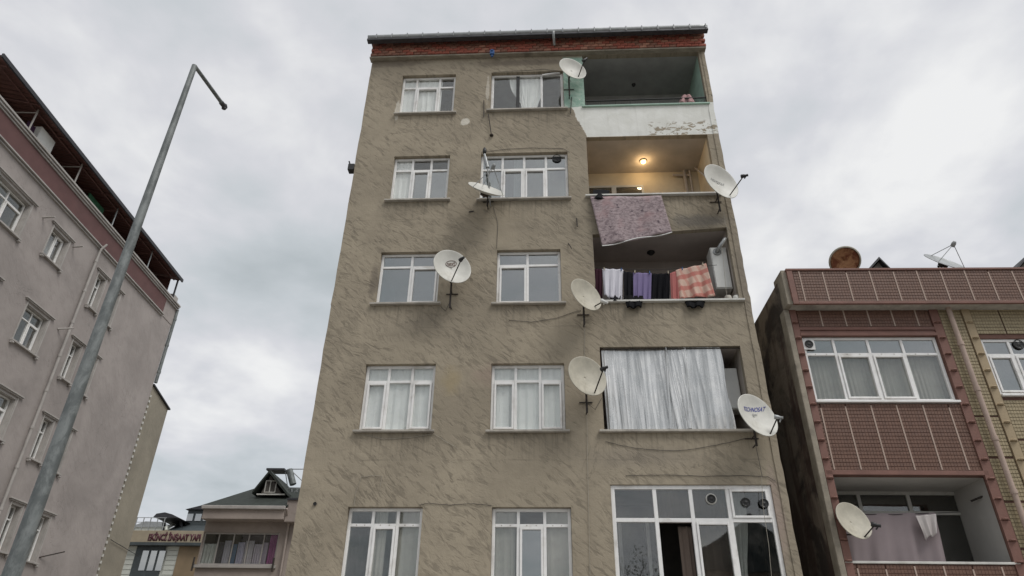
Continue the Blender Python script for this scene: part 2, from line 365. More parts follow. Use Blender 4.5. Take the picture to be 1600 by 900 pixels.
# ------------------------------------------------------------------ windows
def window(bld, x0, x1, z0, z1, cols, tr, sashes=(), y=.1, frame='pvc', gl='glass', room=True, sill=True, sill_mat='sill', roomd=1.8,
           topsash=(), open_cols=(), mull=.055, ft=.06, dots=False, so=.09, gl_over={}, wall_d=.25, roommat='room', label=None):
    F = LOC[bld.name][0]; e = .003
    W_ = x1-x0; H = z1-z0; zt = z1-tr*H
    mb = MB(); d0, d1 = y, y+.07
    mb.box(x0+e, x0+ft, d0, d1, z0+e, z1-e); mb.box(x1-ft, x1-e, d0, d1, z0+e, z1-e)
    mb.box(x0+ft, x1-ft, d0, d1, z0+e, z0+ft); mb.box(x0+ft, x1-ft, d0, d1, z1-ft, z1-e)
    cx = [x0+W_*c for c in cols]
    for c in cx[1:-1]: mb.box(c-mull/2, c+mull/2, d0+.004, d1, z0+ft, z1-ft)
    edges = [x0+ft]+sum([[c-mull/2, c+mull/2] for c in cx[1:-1]], [])+[x1-ft]
    spans = [(edges[2*i], edges[2*i+1]) for i in range(len(cols)-1)]
    if tr:
        for a, b in spans: mb.box(a, b, d0+.004, d1, zt-mull/2, zt+mull/2)
    w = mb.build('window', M[frame], bld, bevel=.006)
    if label: w['label'] = label
    if dots:
        mb = MB()
        for a, b in spans:
            for q in (.3, .7): mb.tube([(a+(b-a)*q, y-.002, zt), (a+(b-a)*q, y+.006, zt)], .011, 6)
        mb.build('drain_cap', M['sill'], w)
    cells = []
    for i, (a, b) in enumerate(spans):
        if tr: cells.append((i, 0, a, b, z0+ft, zt-mull/2)); cells.append((i, 1, a, b, zt+mull/2, z1-ft))
        else: cells.append((i, 0, a, b, z0+ft, z1-ft))
    for i, k, a, b, c, d in cells:
        if (k == 0 and i in open_cols): continue
        if (k == 0 and i in sashes) or (k == 1 and i in topsash):
            s = .045; m = MB(); g = .004; o = -.018
            m.box(a+g, a+s, d0+o, d1-.02, c+g, d-g); m.box(b-s, b-g, d0+o, d1-.02, c+g, d-g)
            m.box(a+s, b-s, d0+o, d1-.02, c+g, c+s); m.box(a+s, b-s, d0+o, d1-.02, d-s, d-g)
            m.build('sash', M[frame], w, bevel=.005); a, b, c, d = a+s, b-s, c+s, d-s
        tilt = random.uniform(-.002, .002)
        m = MB(); m.box(a, b, y+.030, y+.038, c, d)
        for n_, v in enumerate(m.v): m.v[n_] = (v[0], v[1]+tilt*(1 if v[2] > (c+d)/2 else -1), v[2])
        m.build('pane', M[gl_over.get((i, k), gl)], w)
    if sill:
        m = MB(); m.box(x0-so, x1+so, -.085, y+.002, z0-.045, z0-.002); m.build('sill', M[sill_mat], w, bevel=.006)
    if room: room_mb(x0, x1, z0, z1, wall_d, roomd).build('room', M[roommat], w)
    return w, spans, zt
def curtain(F, x0, x1, z0, z1, y, label, mat='curtain', folds=None, amp=.014, pinch=None, cat='curtain', group=None, seed=0, name='curtain', sag=0):
    rnd = random.Random(seed or hash(label) % 9999); w = x1-x0; n = folds or max(3, int(w/.14)); ph = [rnd.uniform(0, 6) for _ in range(4)]
    def fn(u, v):
        z = z1+(z0-z1)*v; x = x0+w*u; q = 1
        if pinch:      # (side, height fraction, remaining width)
            s, hf, rem = pinch; k = 1-(1-rem)*math.exp(-((v-hf)/.33)**2) if v < hf else rem+(1-rem)*.35*(v-hf)/(1-hf+1e-6)
            x = x0+w*u*k if s == 'l' else x1-w*(1-u)*k
        a = amp*(.5+.5*v)*(1+.4*sin(u*7+ph[0]))
        yy = y+a*sin(u*n*2*pi+ph[1]+.5*sin(v*2+ph[2]))+.35*a*sin(u*n*4.3*pi+ph[3]) + sag*sin(pi*u)*0
        return (x, yy, z)
    mb = MB(); mb.grid(fn, max(24, n*8), 10); o = mb.build(name, M[mat], None, F, thick=.003)
    return tag(o, label, cat, group)
exec_parts = []
def onz(F, px, py, z):
    d = F.I.to_3x3() @ (_f*FPX + CR*(px-800) - CU*(py-450)); e = F.I @ EYE; t = (z-e.z)/d.z; return e+d*t
# ------------------------------------------------------------------ ground
def sheet_obj(name, x0, x1, y0, y1, z, mat, h=0):
    mb = MB()
    if h: mb.box(x0, x1, y0, y1, z-h, z)
    else: mb.add([(x0, y0, z), (x1, y0, z), (x1, y1, z), (x0, y1, z)], [(0, 1, 2, 3)])
    return struct(mb.build(name, mat))
M['asphalt'] = plain('asphalt', (.055, .055, .055), .9, .25, 3, bump=.3)
M['earth'] = plain('bare_earth', (.27, .245, .205), .95, .25, .5)
M['paving'] = plain('paving_stone', (.42, .40, .37), .85, .15, 3, bump=.2)
sheet_obj('ground', -400, 400, -400, 400, 0, M['earth'])
sheet_obj('road', -60, 60, -5.5, 6.5, .006, M['asphalt'])
sheet_obj('pavement', -60, 60, 6.5, 12.78, .13, M['paving'], .12)
m = MB()
for i in range(-14, 15): m.box(i*4-.9, i*4+.9, .44, .56, .007, .011)
struct(m.build('road_marking', plain('road_paint', (.7, .7, .68), .7, .1)))
# ================================================================== MAIN BUILDING
main = thing('apartment_building', 'five storey bare beige rendered apartment building with satellite dishes on its face', 'building', MAIN, (0, 0, 0))
BAL = [(1.10, 4.22, 14.58, 16.50, 1.5), (1.08, 4.07, 11.66, 13.52, 1.4), (1.10, 4.13, 8.80, 10.70, 1.4), (1.11, 3.97, 5.94, 7.73, 1.4)]
W = dict(a5=(-3.77, -2.32, 14.48, 15.92), b5=(-1.36, .56, 14.52, 15.93), a4=(-3.71, -2.31, 11.65, 13.04), b4=(-1.54, .60, 11.62, 13.07),
         a3=(-3.72, -2.35, 8.82, 10.17), b3=(-1.07, .36, 8.79, 10.18), a2=(-3.73, -2.27, 5.96, 7.39), b2=(-1.12, .37, 5.95, 7.38),
         a1=(-3.71, -2.31, 3.10, 4.50), b1=(-1.03, .42, 3.10, 4.50), c1=(1.16, 4.09, 2.92, 4.91))
XL, XR, ZT = -4.68, 4.33, 16.51
holes = [(*v, .25) for v in W.values()]+[(*b[:4], .14) for b in BAL]
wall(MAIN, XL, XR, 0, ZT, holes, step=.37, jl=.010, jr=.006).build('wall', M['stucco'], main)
m = MB()
for x, s in ((XL, 0), (XR, 1)):
    xx = x+.012 if not s else x-.02
    m.add([(xx, .002, 0), (xx, 10, 0), (xx, 10, ZT), (xx, .002, ZT)], [(0, 1, 2, 3)])
m.add([(XL, 10, 0), (XR, 10, 0), (XR, 10, ZT), (XL, 10, ZT)], [(0, 1, 2, 3)])
m.build('side_wall', M['side'], main)
# balconies: recess boxes
bc = ['ceil_dark', 'ceil', 'ceil3', 'ceil3']; bw = ['ceil_dark', 'cream', 'ceil3', 'ceil3']; bs = ['greenpaint', 'cream', 'ceil', 'ceil']
for i, (x0, x1, z0, z1, d) in enumerate(BAL):
    fl = z0-.85 if i else z0-.8; y0 = .14
    m = MB(); zc = z1+(.004 if i == 0 else .0); o = .0
    m.mi = 0; m.add([(x0, .0 if not i else y0, zc), (x1, y0, zc), (x1, d, zc), (x0, d, zc)], [(0, 1, 2, 3)])
    m.mi = 1; m.add([(x0, d, fl), (x1, d, fl), (x1, d, zc), (x0, d, zc)], [(0, 1, 2, 3)])
    m.add([(x0, y0, fl), (x0, d, fl), (x0, d, zc), (x0, y0, zc)], [(0, 1, 2, 3)])
    m.mi = 2; m.add([(x1, y0, fl), (x1, d, fl), (x1, d, zc), (x1, y0, zc)], [(0, 1, 2, 3)])
    m.mi = 1; m.add([(x0, y0, fl), (x1, y0, fl), (x1, d, fl), (x0, d, fl)], [(0, 1, 2, 3)])
    m.add([(x0, y0, fl), (x1, y0, fl), (x1, y0, z0), (x0, y0, z0)], [(0, 1, 2, 3)])
    m.build('balcony', [M[bc[i]], M[bw[i]], M[bs[i]]], main)
    m = MB()
    if i == 0: m.box(x0-.08, x1+.05, -.05, .16, z0-.035, z0+.004)
    else: m.box(x0-.10, x1+.09, -.085, .16, z0-.04, z0+.004)
    m.build('balcony_sill', M['greenpaint' if i == 0 else 'pvc_old' if i < 3 else 'sill'], main, bevel=.005)
m = MB(); m.poly([(1.101, 10.699), (1.101, 10.57), (1.8, 10.575), (2.6, 10.60), (3.4, 10.65), (4.129, 10.699)], .003, .137); m.build('sagging_slab_lip', M['stucco'], main)
# windows of the main facade
c3 = [0, .333, .667, 1]
window(main, *W['a5'], [0, .27, .70, 1], .27, sashes=(1,), dots=False)
w5b, sp5b, _ = window(main, *W['b5'], [0, .37, .70, 1], 0, open_cols=(), frame='pvc', gl='glass', ft=.07)
window(main, *W['a4'], c3, .28, sashes=(1,), gl_over={(2, 0): 'glass_bright', (1, 0): 'glass_bright'})
w4b, sp4b, zt4b = window(main, *W['b4'], [0, .25, .5, .75, 1], .31, sashes=(1, 2), gl='glass_bright', so=.05)
window(main, *W['a3'], [0, .52, 1], .26, sashes=(1,), gl='glass_bright')
window(main, *W['b3'], [0, .48, 1], .26, sashes=(0,), gl='glass_bright')
window(main, *W['a2'], c3, .25, sashes=(0, 2), so=.07)
window(main, *W['b2'], c3, .25, sashes=(0, 2), so=.07)
window(main, *W['a1'], c3, .22, sashes=(1,), dots=True, gl='glass')
w1b, sp1b, zt1b = window(main, *W['b1'], c3, .22, sashes=(1,), dots=True, gl_over={(1, 0): 'glass_bright'})
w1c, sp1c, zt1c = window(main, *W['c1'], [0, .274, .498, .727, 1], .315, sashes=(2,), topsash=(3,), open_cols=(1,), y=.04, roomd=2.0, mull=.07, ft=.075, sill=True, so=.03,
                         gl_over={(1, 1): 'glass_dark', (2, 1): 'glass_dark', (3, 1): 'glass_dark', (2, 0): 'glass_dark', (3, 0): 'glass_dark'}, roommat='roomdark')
# black top strip and open sash of window 5b; track mullion
m = MB(); x0, x1, z0, z1 = W['b5']
m.box(sp5b[0][1]-.012, sp5b[0][1]+.075, .085, .16, z0+.07, z1-.075); m.build('mullion_seal', M['dark'], w5b)
m = MB(); xa, xb = sp5b[2]
Mx = Matrix.Translation((xa, .09, z1-.12)) @ Matrix.Rotation(R(-9), 4, 'Y') @ Matrix.Rotation(R(-16), 4, 'X')
m.rbox(0, xb-xa, -.06, -.02, 0, .05, Mx); m.build('tilted_sash_rail', M['pvc'], w5b)
# round ventilators
def ventilator(w, x, z, y, r=.105, name='ventilator', mat='dark'):
    m = MB(); T = Matrix.Translation((x, y, z)) @ Matrix.Rotation(R(90), 4, 'X')
    m.lathe([(0, .0), (r*.3, .0), (r, .0), (r, .02), (r*.86, .028), (r*.80, .012), (r*.3, .012), (r*.25, .02), (0, .02)], T, 18)
    for k in range(6):
        a = k*pi/3; m.rbox(r*.25, r*.82, -.006, .006, .010, .018, T @ Matrix.Rotation(a, 4, 'Z'))
    return m.build(name, M[mat], w)
p = MAIN.at(870, 248, .12); ventilator(w4b, p[0], p[1], .12, .115)
p = MAIN.at(1111, 780, .06); v = ventilator(w1c, p[0], p[1], .06, .10, mat='pvc_old'); ventilator(w1c, p[0], p[1], .035, .075)
for q in ((1165, 785), (1193, 787)): p = MAIN.at(*q, .05); ventilator(w1c, p[0], p[1], .03 if q[0] > 1180 else .05, .085)
# inner white door frame behind the enclosed balcony glazing
m = MB(); X0, X1 = 1.32, 2.75
for x in (1.42, 1.98, 3.05, 3.6): m.box(x, x+.07, 1.72, 1.80, 2.6, 4.66)
m.box(1.42, 2.05, 1.72, 1.80, 4.60, 4.68); m.box(3.05, 3.67, 1.72, 1.80, 4.60, 4.68)
m.build('inner_door_frame', M['pvc'], w1c)
# roof edge: slab strip, bricks, gutter
m = MB(); m.box(XL-.05, XR+.08, -.135, .05, 16.51, 16.56); m.build('roof_slab_edge', M['slab'], main, bevel=.01)
m = MB(); m.box(XL-.03, XR+.06, -.09, 9.9, 16.561, 17.07); m.build('brick_backing', M['mortar'], main)
bm_ = [plain('brick_red', (.36, .105, .07), .9, .3, 14, bump=.5, dirt=(.10, .05, .04, .7)), plain('brick_brown', (.24, .105, .07), .9, .3, 14, bump=.5, dirt=(.28, .2, .15, .6)),
       plain('brick_pale', (.40, .18, .12), .9, .3, 14, bump=.5, dirt=(.30, .24, .18, .5))]
mesh_b = []
for mt in bm_:
    q = MB(); q.box(-.093, .093, -.05, .04, -.041, .041); mesh_b.append(q.mesh('brick', mt))
for r_ in range(5):
    for i in range(46):
        x = XL+.07+.1*(r_ % 2)*.9+i*.1985
        if x > XR+.0: continue
        me = random.choice(mesh_b[:2] if (x < .5 and random.random() < .6) else (mesh_b[0], mesh_b[0], mesh_b[2], mesh_b[1]))
        part('brick', me, main, (x, -.10+random.uniform(-.012, .008), 16.612+r_*.0965), (random.uniform(-.03, .03), random.uniform(-.02, .02), 0))
m = MB(); m.box(XL-.06, XR+.10, -.30, 9.9, 17.075, 17.13); m.build('roof_slab', M['darkmetal'], main)
GX0, GX1 = -4.77, 4.45
def gut(u, v):
    a = pi*v; return (GX0+(GX1-GX0)*u, -.36-.075*cos(a), 17.06-.10*sin(a))
m = MB(); m.grid(gut, 40, 8); g = m.build('gutter', M['zinc'], main, thick=.006)
m = MB(); m.box(GX0-.01, GX1+.01, -.43, -.28, 16.88, 16.945); m.build('gutter_board', M['darkmetal'], main, bevel=.01)
q = MB(); q.box(-.012, .012, -.452, -.28, 17.035, 17.085); q.box(-.012, .012, -.452, -.444, 16.93, 17.085); bk = q.mesh('gutter_bracket', M['zinc'])
for i in range(22): part('gutter_bracket', bk, main, (GX0+.25+i*.425, 0, 0))
p = MAIN.at(865, 62, -.4); m = MB(); m.tube([(p[0], -.42, 16.98), (p[0], -.43, 16.85), (p[0]+.01, -.34, 16.76), (p[0]+.02, -.2, 16.72)], .035, 10); m.build('rain_outlet', M['zinc'], main)
p = MAIN.at(769, 82, -.2); m = MB(); m.box(p[0]-.06, p[0]+.06, -.25, -.172, p[1]-.09, p[1]+.06)
m.box(p[0]-.03, p[0]+.03, -.22, -.172, p[1]-.16, p[1]-.09); m.tube([(p[0], -.25, p[1]+.02), (p[0], -.28, p[1]+.02)], .025, 8)
tag(m.build('junction_box', M['blue'], None, MAIN, bevel=.01), 'small blue box fixed on the red brick band under the gutter', 'junction box')
# right hand pillar outer plaster strip with chipped edge
m = MB(); rnd = random.Random(5)
zs = [0]
while zs[-1] < ZT-.5: zs.append(zs[-1]+rnd.uniform(.12, .55))
zs.append(ZT-.01)
cols_ = []
for z in zs:
    j = rnd.uniform(-.012, .012)
    w_ = (4.285, 4.375+j*.4) if z > 14.5 else (4.22+j*.4, 4.345+j)
    cols_.append([(w_[0], -.018, z), (w_[1], -.018+rnd.uniform(-.004, .004), z), (w_[1], .25, z), (w_[0], .001, z)])
for a, b in zip(cols_, cols_[1:]):
    m.add(a+b, [(0, 1, 5, 4), (1, 2, 6, 5), (3, 0, 4, 7)])
m.build('corner_render', M['stucco'], main)
# back windows on the lit balcony
F = MAIN
wb = MB(); yb = 1.34
def fb(x0, x1, z0, z1, w_=.06):
    wb.box(x0, x0+w_, yb, 1.399, z0, z1); wb.box(x1-w_, x1, yb, 1.399, z0, z1); wb.box(x0+w_, x1-w_, yb, 1.399, z0, z0+w_); wb.box(x0+w_, x1-w_, yb, 1.399, z1-w_, z1)
fb(1.09, 1.84, 12.68, 13.06); fb(1.84, 2.62, 12.68, 13.06); fb(1.09, 1.84, 11.3, 12.68); fb(1.84, 2.62, 11.3, 12.68)
w = wb.build('balcony_window', M['pvc_old'], main)
for a, b, c, d in ((1.15, 1.78, 12.74, 13.0), (1.90, 2.56, 12.74, 13.0), (1.15, 1.78, 11.36, 12.62), (1.90, 2.56, 11.36, 12.62)):
    m = MB(); m.box(a, b, 1.36, 1.37, c, d); m.build('pane', M['glass_bright'], w)
    m = MB(); m.box(a, b, 1.388, 1.394, c, d); m.build('dark_backing', M['roomdark'], w)  # flat dark sheet close behind each pane, no room beyond
m = MB()
for (x, r_) in ((3.72, .045), (3.86, .03)): m.tube([(x, 1.33, 10.85), (x, 1.33, 13.5)], r_, 10)
m.tube([(3.4, 1.32, 13.35), (3.86, 1.32, 13.33)], .03, 8)
m.tube([(3.98, 1.2, 13.48), (4.0, .5, 12.6)], .022, 8)
m.build('drain_pipe', M['ceil'], main)
# ceiling lamps
E_ = NT('lit_lamp'); E_.fin((.9, .8, .6), .4); E_.b.inputs['Emission Color'].default_value = (1, .66, .26, 1); E_.b.inputs['Emission Strength'].default_value = 3
E_ = E_.m
def ceiling_lamp(px, py, z, label, lit, r=.075):
    p = onz(MAIN, px, py, z); t = thing('ceiling_lamp', label, 'lamp', MAIN, (p.x, p.y, z-.08))
    T = Matrix.Translation((p.x, p.y, z)) @ Matrix.Rotation(pi, 4, 'X')
    m = MB(); m.lathe([(0, 0), (r*1.25, .0), (r*1.25, .02), (r*1.0, .03)], T, 20); m.build('base', M['sill' if lit else 'dark'], t)
    m = MB(); m.lathe([(r*.95, .022), (r*.9, .05), (r*.6, .075), (.001, .085)], T, 20); m.build('shade', E_ if lit else M['dark'], t)
    if lit:
        l = bpy.data.lights.new('lamp_light', 'POINT'); l.energy = 5; l.color = (1, .68, .34); l.shadow_soft_size = .08
        o = bpy.data.objects.new('lamp_light', l); C.objects.link(o); o.parent = t; o.location = (0, 0, -.06)
ceiling_lamp(1005, 251, 13.519, 'lit warm yellow round lamp on the fourth floor balcony ceiling', True)
ceiling_lamp(1017, 394, 10.699, 'unlit dark round lamp on the ceiling above the hanging laundry', False, .075)
ceiling_lamp(990, 132, 16.50, 'small unlit dark lamp on the ceiling of the top balcony', False, .045)
# ------------------------------------------------------------------ curtains of the main facade
def cur(key, a, b, label, top=1, **k):
    x0, x1, z0, z1 = W[key]; w_ = x1-x0
    return curtain(MAIN, x0+w_*a, x0+w_*b, z0-.05, z0+(z1-z0)*top+.05, .185, label, **k)
cur('a5', 0, .46, 'white net curtain in left half of the topmost left window')
cur('a5', .40, .74, 'white net curtain in the middle pane of the topmost left window', amp=.02)
cur('b5', .25, .52, 'white curtain tied back left of the dark mullion in the wide top window', pinch=('r', .8, .35))
cur('b5', .42, .72, 'white curtain gathered right of the dark mullion in the wide top window', pinch=('l', .9, .7))
cur('a4', 0, .32, 'white net curtain at left edge of the fourth floor left window')
cur('b4', 0, .22, 'short white curtain behind the small horizontal dish', mat='curtain')
cur('b4', .38, .52, 'pale curtain strip behind second column of the wide fourth floor window', mat='curtain')
for k, nm in (('a2', 'left'), ('b2', 'middle')):
    cur(k, 0, .36, f'white net curtain, left panel of the second floor {nm} window')
    cur(k, .34, .68, f'white net curtain, centre panel of the second floor {nm} window')
    cur(k, .66, 1, f'white net curtain, right panel of the second floor {nm} window')
cur('a1', .62, 1.0, 'grey patterned curtain at right of the lowest left window', mat='curtain_grey')
cur('a1', .36, .52, 'narrow grey curtain behind the sash of the lowest left window', mat='curtain_grey')
cur('b1', 0, .30, 'grey curtain at left of the lowest middle window', mat='curtain_grey')
cur('b1', .66, 1, 'grey curtain at right of the lowest middle window', mat='curtain_grey')
x0, x1, z0, z1 = W['c1']
curtain(MAIN, x0+.82, x0+2.10, zt1c, z1, .30, 'brown curtain behind the small top panes of the big corner glazing', 'curtain_brown', seed=3)
curtain(MAIN, x0+1.22, x0+1.46, z0, zt1c-.05, .35, 'brown curtain edge inside the open dark sash of the big corner glazing', 'curtain_brown', seed=9, folds=2)
curtain(MAIN, x0+1.52, x0+2.12, z0, z1-.62, .20, 'brown curtain behind the narrow sash of the big corner glazing', 'curtain_brown', folds=4, seed=4)
curtain(MAIN, x0+2.22, x0+2.52, z0-.1, z1, .35, 'white lace curtain tied in a knot in the big corner glazing', 'curtain', pinch=('l', .75, .45), seed=5)
# silver sheet across the second floor balcony
SL = NT('silver_sheet'); x = SL.noise(1, 5, .6, .2, SL.mp((9, 1, .5)))
SL.fin(SL.mix(SL.step(x, .35, .65), (.42, .43, .43), (.74, .74, .73)), SL.step(SL.noise(3, 3), -.1, 1.6), SL.bump(SL.math('ADD', SL.noise(1, 5, .6, .3, SL.mp((22, 8, 1.0))), SL.math('MULTIPLY', SL.noise(1, 5, .65, .6, SL.mp((7, 5, 2))), .6)), .5, .04), .4)
M['silver'] = SL.m
b = BAL[3]; tl = MAIN.at(939, 541, .06); tr_ = MAIN.at(1124, 541, .06); bl = MAIN.at(950, 673, .06); br = MAIN.at(1147, 672, .06)
rnd = random.Random(11); fold = [(rnd.uniform(.0, 1), rnd.choice((.003, .005, .009)), rnd.uniform(.004, .022)) for _ in range(44)]+[(.47+.021*k+rnd.uniform(-.008, .008), rnd.choice((.003, .005, .007)), rnd.uniform(.02, .05)) for k in range(13)]
def silv(u, v):
    lean = .015*sin(v*3); x = (tl[0]+(tr_[0]-tl[0])*u)*(1-v)+(bl[0]+(br[0]-bl[0])*u)*v
    bulge = .0; y = .07+.02*sin(u*5+v*1.5)
    for c_, w_, a_ in fold:
        cc = c_+.035*sin(v*2.2+c_*40)*(.3+c_); d_ = (u-cc)/w_
        if abs(d_) < 3: y -= a_*math.exp(-d_*d_)*(.35+.6*v)
    if u > .92: x += .05*sin(v*9)*(u-.92)/.08*.4+ .04*(v**2)*(u-.92)/.08
    return (x, max(y, .012), tl[1]-.03+.012*sin(u*31)+(bl[1]-tl[1]+.045)*v)
m = MB(); m.grid(silv, 260, 26)
tag(m.build('plastic_sheet', M['silver'], None, MAIN), 'crumpled silver plastic sheet hung across the second floor balcony opening', 'plastic sheet')
m = MB(); m.tube([(b[0], .05, b[3]-.03), (b[1], .05, b[3]-.035)], .012, 6); tag(m.build('curtain_rail', M['iron'], None, MAIN), 'thin dark rail above the silver plastic sheet', 'rail')
# ------------------------------------------------------------------ cloths
def cloth_sheet(name, label, cat, mat, tl, tr, br, bl, F=MAIN, y0=0, y1=0, nf=4, amp=.02, drape=0, seed=1, thick=.006, group=None, wavy=0):
    P = [F.at(*q, y0) for q in (tl, tr)]+[F.at(*q, y1) for q in (br, bl)]
    rnd = random.Random(seed); a, b_ = rnd.uniform(0, 6), rnd.uniform(0, 6)
    def fn(u, v):
        x = (P[0][0]*(1-u)+P[1][0]*u)*(1-v)+(P[3][0]*(1-u)+P[2][0]*u)*v
        z = (P[0][1]*(1-u)+P[1][1]*u)*(1-v)+(P[3][1]*(1-u)+P[2][1]*u)*v
        z += wavy*sin(u*9+a)*v - drape*sin(pi*u)*(1-v*.5)
        y = y0+(y1-y0)*v+amp*(.35+.65*v)*sin(u*nf*2*pi+a+v*1.2)+.4*amp*sin(u*nf*4.6*pi+b_)*v
        return (x, y, z)
    m = MB(); m.grid(fn, 40, 18)
    return tag(m.build(name, mat, None, F, thick=thick), label, cat, group)
def rugpat(t, c):
    wv = t.noise(12, 6, .7, .4, t.mp((1, 1, 1.6))); c = t.mix(t.step(wv, .36, .62), (.20, .155, .165), (.40, .325, .33))
    pk = t.noise(1.5, 3, .5); c = t.mix(t.math('MULTIPLY', t.step(pk, .5, .65), .6), c, (.38, .24, .24))
    sp = t.noise(9, 2, .5); c = t.mix(t.math('MULTIPLY', t.step(sp, .66, .70), .75), c, (.07, .05, .065))
    li = t.noise(1, 3, .6, 0, t.mp((4, 1, 26))); return t.mix(t.math('MULTIPLY', t.step(li, .56, .62), .35), c, (.42, .36, .36))
rug = cloth_sheet('rug', 'faded mauve patterned rug hanging crookedly over the fourth floor balcony sill', 'rug', cloth('rug_pile', (.3, .22, .22), pattern=rugpat, weave=160), (922, 307), (1033, 306), (1050, 363), (941, 384), y0=-.10, y1=-.15, nf=1.7, amp=.026, thick=.014, drape=.012, wavy=.012)
P = [MAIN.p(941, 384, -.165), MAIN.p(996, 374.5, -.178), MAIN.p(1050, 363, -.165)]
m = MB(); m.tube([P[0]+(P[2]-P[0])*t+Vector((0, .02*sin(t*10), -.012*sin(t*9))) for t in [i/16 for i in range(17)]], .012, 6); o = m.build('fringe', M['curtain'], rug)
cloth_sheet('bundle', 'black folded cloth lying on the balcony sill left of the rug', 'cloth', cloth('black_cloth', (.012, .012, .014)), (927, 297), (952, 299), (950, 312), (924, 311), y0=.02, y1=-.09, nf=1, amp=.03, thick=.06, wavy=.01)
# laundry
m = MB(); a = MAIN.p(928, 418, .05); b_ = MAIN.p(1120, 414, .05)
m.tube([a+(b_-a)*t+Vector((0, 0, -.09*sin(pi*t))) for t in [i/14 for i in range(15)]], .006, 6)
tag(m.build('clothes_line', M['cable'], None, MAIN), 'sagging clothes line carrying the laundry on the third floor balcony', 'clothes line')
lg = 'laundry hanging on the third floor balcony'
def towelpat(t, c):
    s = t.n('ShaderNodeSeparateXYZ'); t.l(t.co, s.inputs[0])
    u_ = t.math('ADD', t.math('ADD', s.outputs[0], t.math('MULTIPLY', s.outputs[2], .35)), t.math('MULTIPLY', t.noise(3, 3), .12)); v_ = t.math('SUBTRACT', s.outputs[2], t.math('MULTIPLY', s.outputs[0], .3)); nz = t.math('MULTIPLY_ADD', t.noise(7, 4, .6), 1.2, -.6)
    a = t.step(t.math('ADD', t.math('SINE', t.math('MULTIPLY', u_, 30)), nz), .2, .7); b = t.step(t.math('ADD', t.math('SINE', t.math('MULTIPLY', v_, 22)), nz), .1, .6)
    c1 = t.mix(t.math('MULTIPLY', a, .55), (.60, .43, .35), (.52, .22, .18)); return t.mix(t.math('MULTIPLY', b, .7), c1, (.46, .13, .11))
L_ = [('shirt', 'dark maroon garment hanging at the left end of the clothes line', (.035, .010, .018), (929, 420), (941, 421), (941, 466), (930, 464), None),
      ('shirt', 'white t-shirt hanging between the maroon garment and black trousers', (.62, .61, .66), (941, 420), (974, 421), (972, 470), (944, 462), None),
      ('trousers', 'black trousers hanging between the white shirt and purple towel', (.006, .006, .009), (974, 424), (990, 426), (990, 469), (975, 468), None),
      ('towel', 'purple towel hanging in the middle of the clothes line', (.20, .165, .30), (989, 426), (1018, 427), (1017, 469), (990, 468), None),
      ('trousers', 'wide black garment hanging between purple towel and orange blanket', (.004, .004, .006), (1018, 428), (1047, 427), (1046, 470), (1017, 469), None),
      ('towel', 'narrow pink towel hanging beside the orange blanket', (.42, .15, .14), (1047, 427), (1060, 422), (1062, 469), (1049, 469), None),
      ('blanket', 'orange and red checked blanket at the right end of the clothes line', (.6, .35, .25), (1056, 422), (1103, 412), (1117, 463), (1062, 468), towelpat)]
for k, (n_, lb, col, *q, pt) in enumerate(L_):
    cloth_sheet(n_, lb, 'laundry', cloth(n_+'_fabric_'+'abcdefg'[k], col, pattern=pt), *q, y0=.02+.006*(k % 2), y1=-.01, nf=(2.2, 3, 2, 3, 3, 1.5, 2.3)[k], amp=(.02, .03, .02, .022, .025, .02, .045)[k], seed=k+3, group=lg, wavy=.012)
for k, (px, py) in enumerate(((944, 420), (971, 421), (992, 425), (1015, 426), (1044, 426), (1066, 420), (1098, 413))):
    p = MAIN.at(px, py, .01); m = MB(); m.box(p[0]-.008, p[0]+.008, -.012, .03, p[1]-.03, p[1]+.035)
    tag(m.build('clothes_peg', M['blue' if k % 2 else 'joint_peg'], None, MAIN), 'clothes peg on the sagging line at the '+('left corner of the white t-shirt', 'right corner of the white t-shirt', 'left corner of the purple towel', 'right corner of the purple towel', 'right corner of the wide black garment', 'left corner of the checked blanket', 'raised right corner of the checked blanket')[k], 'clothes peg', 'clothes pegs on the laundry line')
cloth_sheet('sock_bundle', 'black garment drooping over the balcony sill below the purple towel', 'laundry', cloth('black_knit', (.005, .005, .006)), (975, 462), (1006, 463), (1002, 479), (980, 481), y0=.0, y1=-.11, nf=2, amp=.02, wavy=.02, thick=.03)
cloth_sheet('sock_bundle', 'black garment drooping over the balcony sill below the orange blanket', 'laundry', MATS['black_knit'], (1068, 466), (1104, 465), (1098, 479), (1074, 480), y0=.0, y1=-.11, nf=2, amp=.02, wavy=.02, seed=8, thick=.03)
cloth_sheet('cloth', 'black cloth lying on the sill under the white t-shirt', 'laundry', MATS['black_knit'], (952, 462), (970, 461), (969, 470), (955, 470), y0=.04, y1=-.08, nf=1, amp=.01, thick=.02)
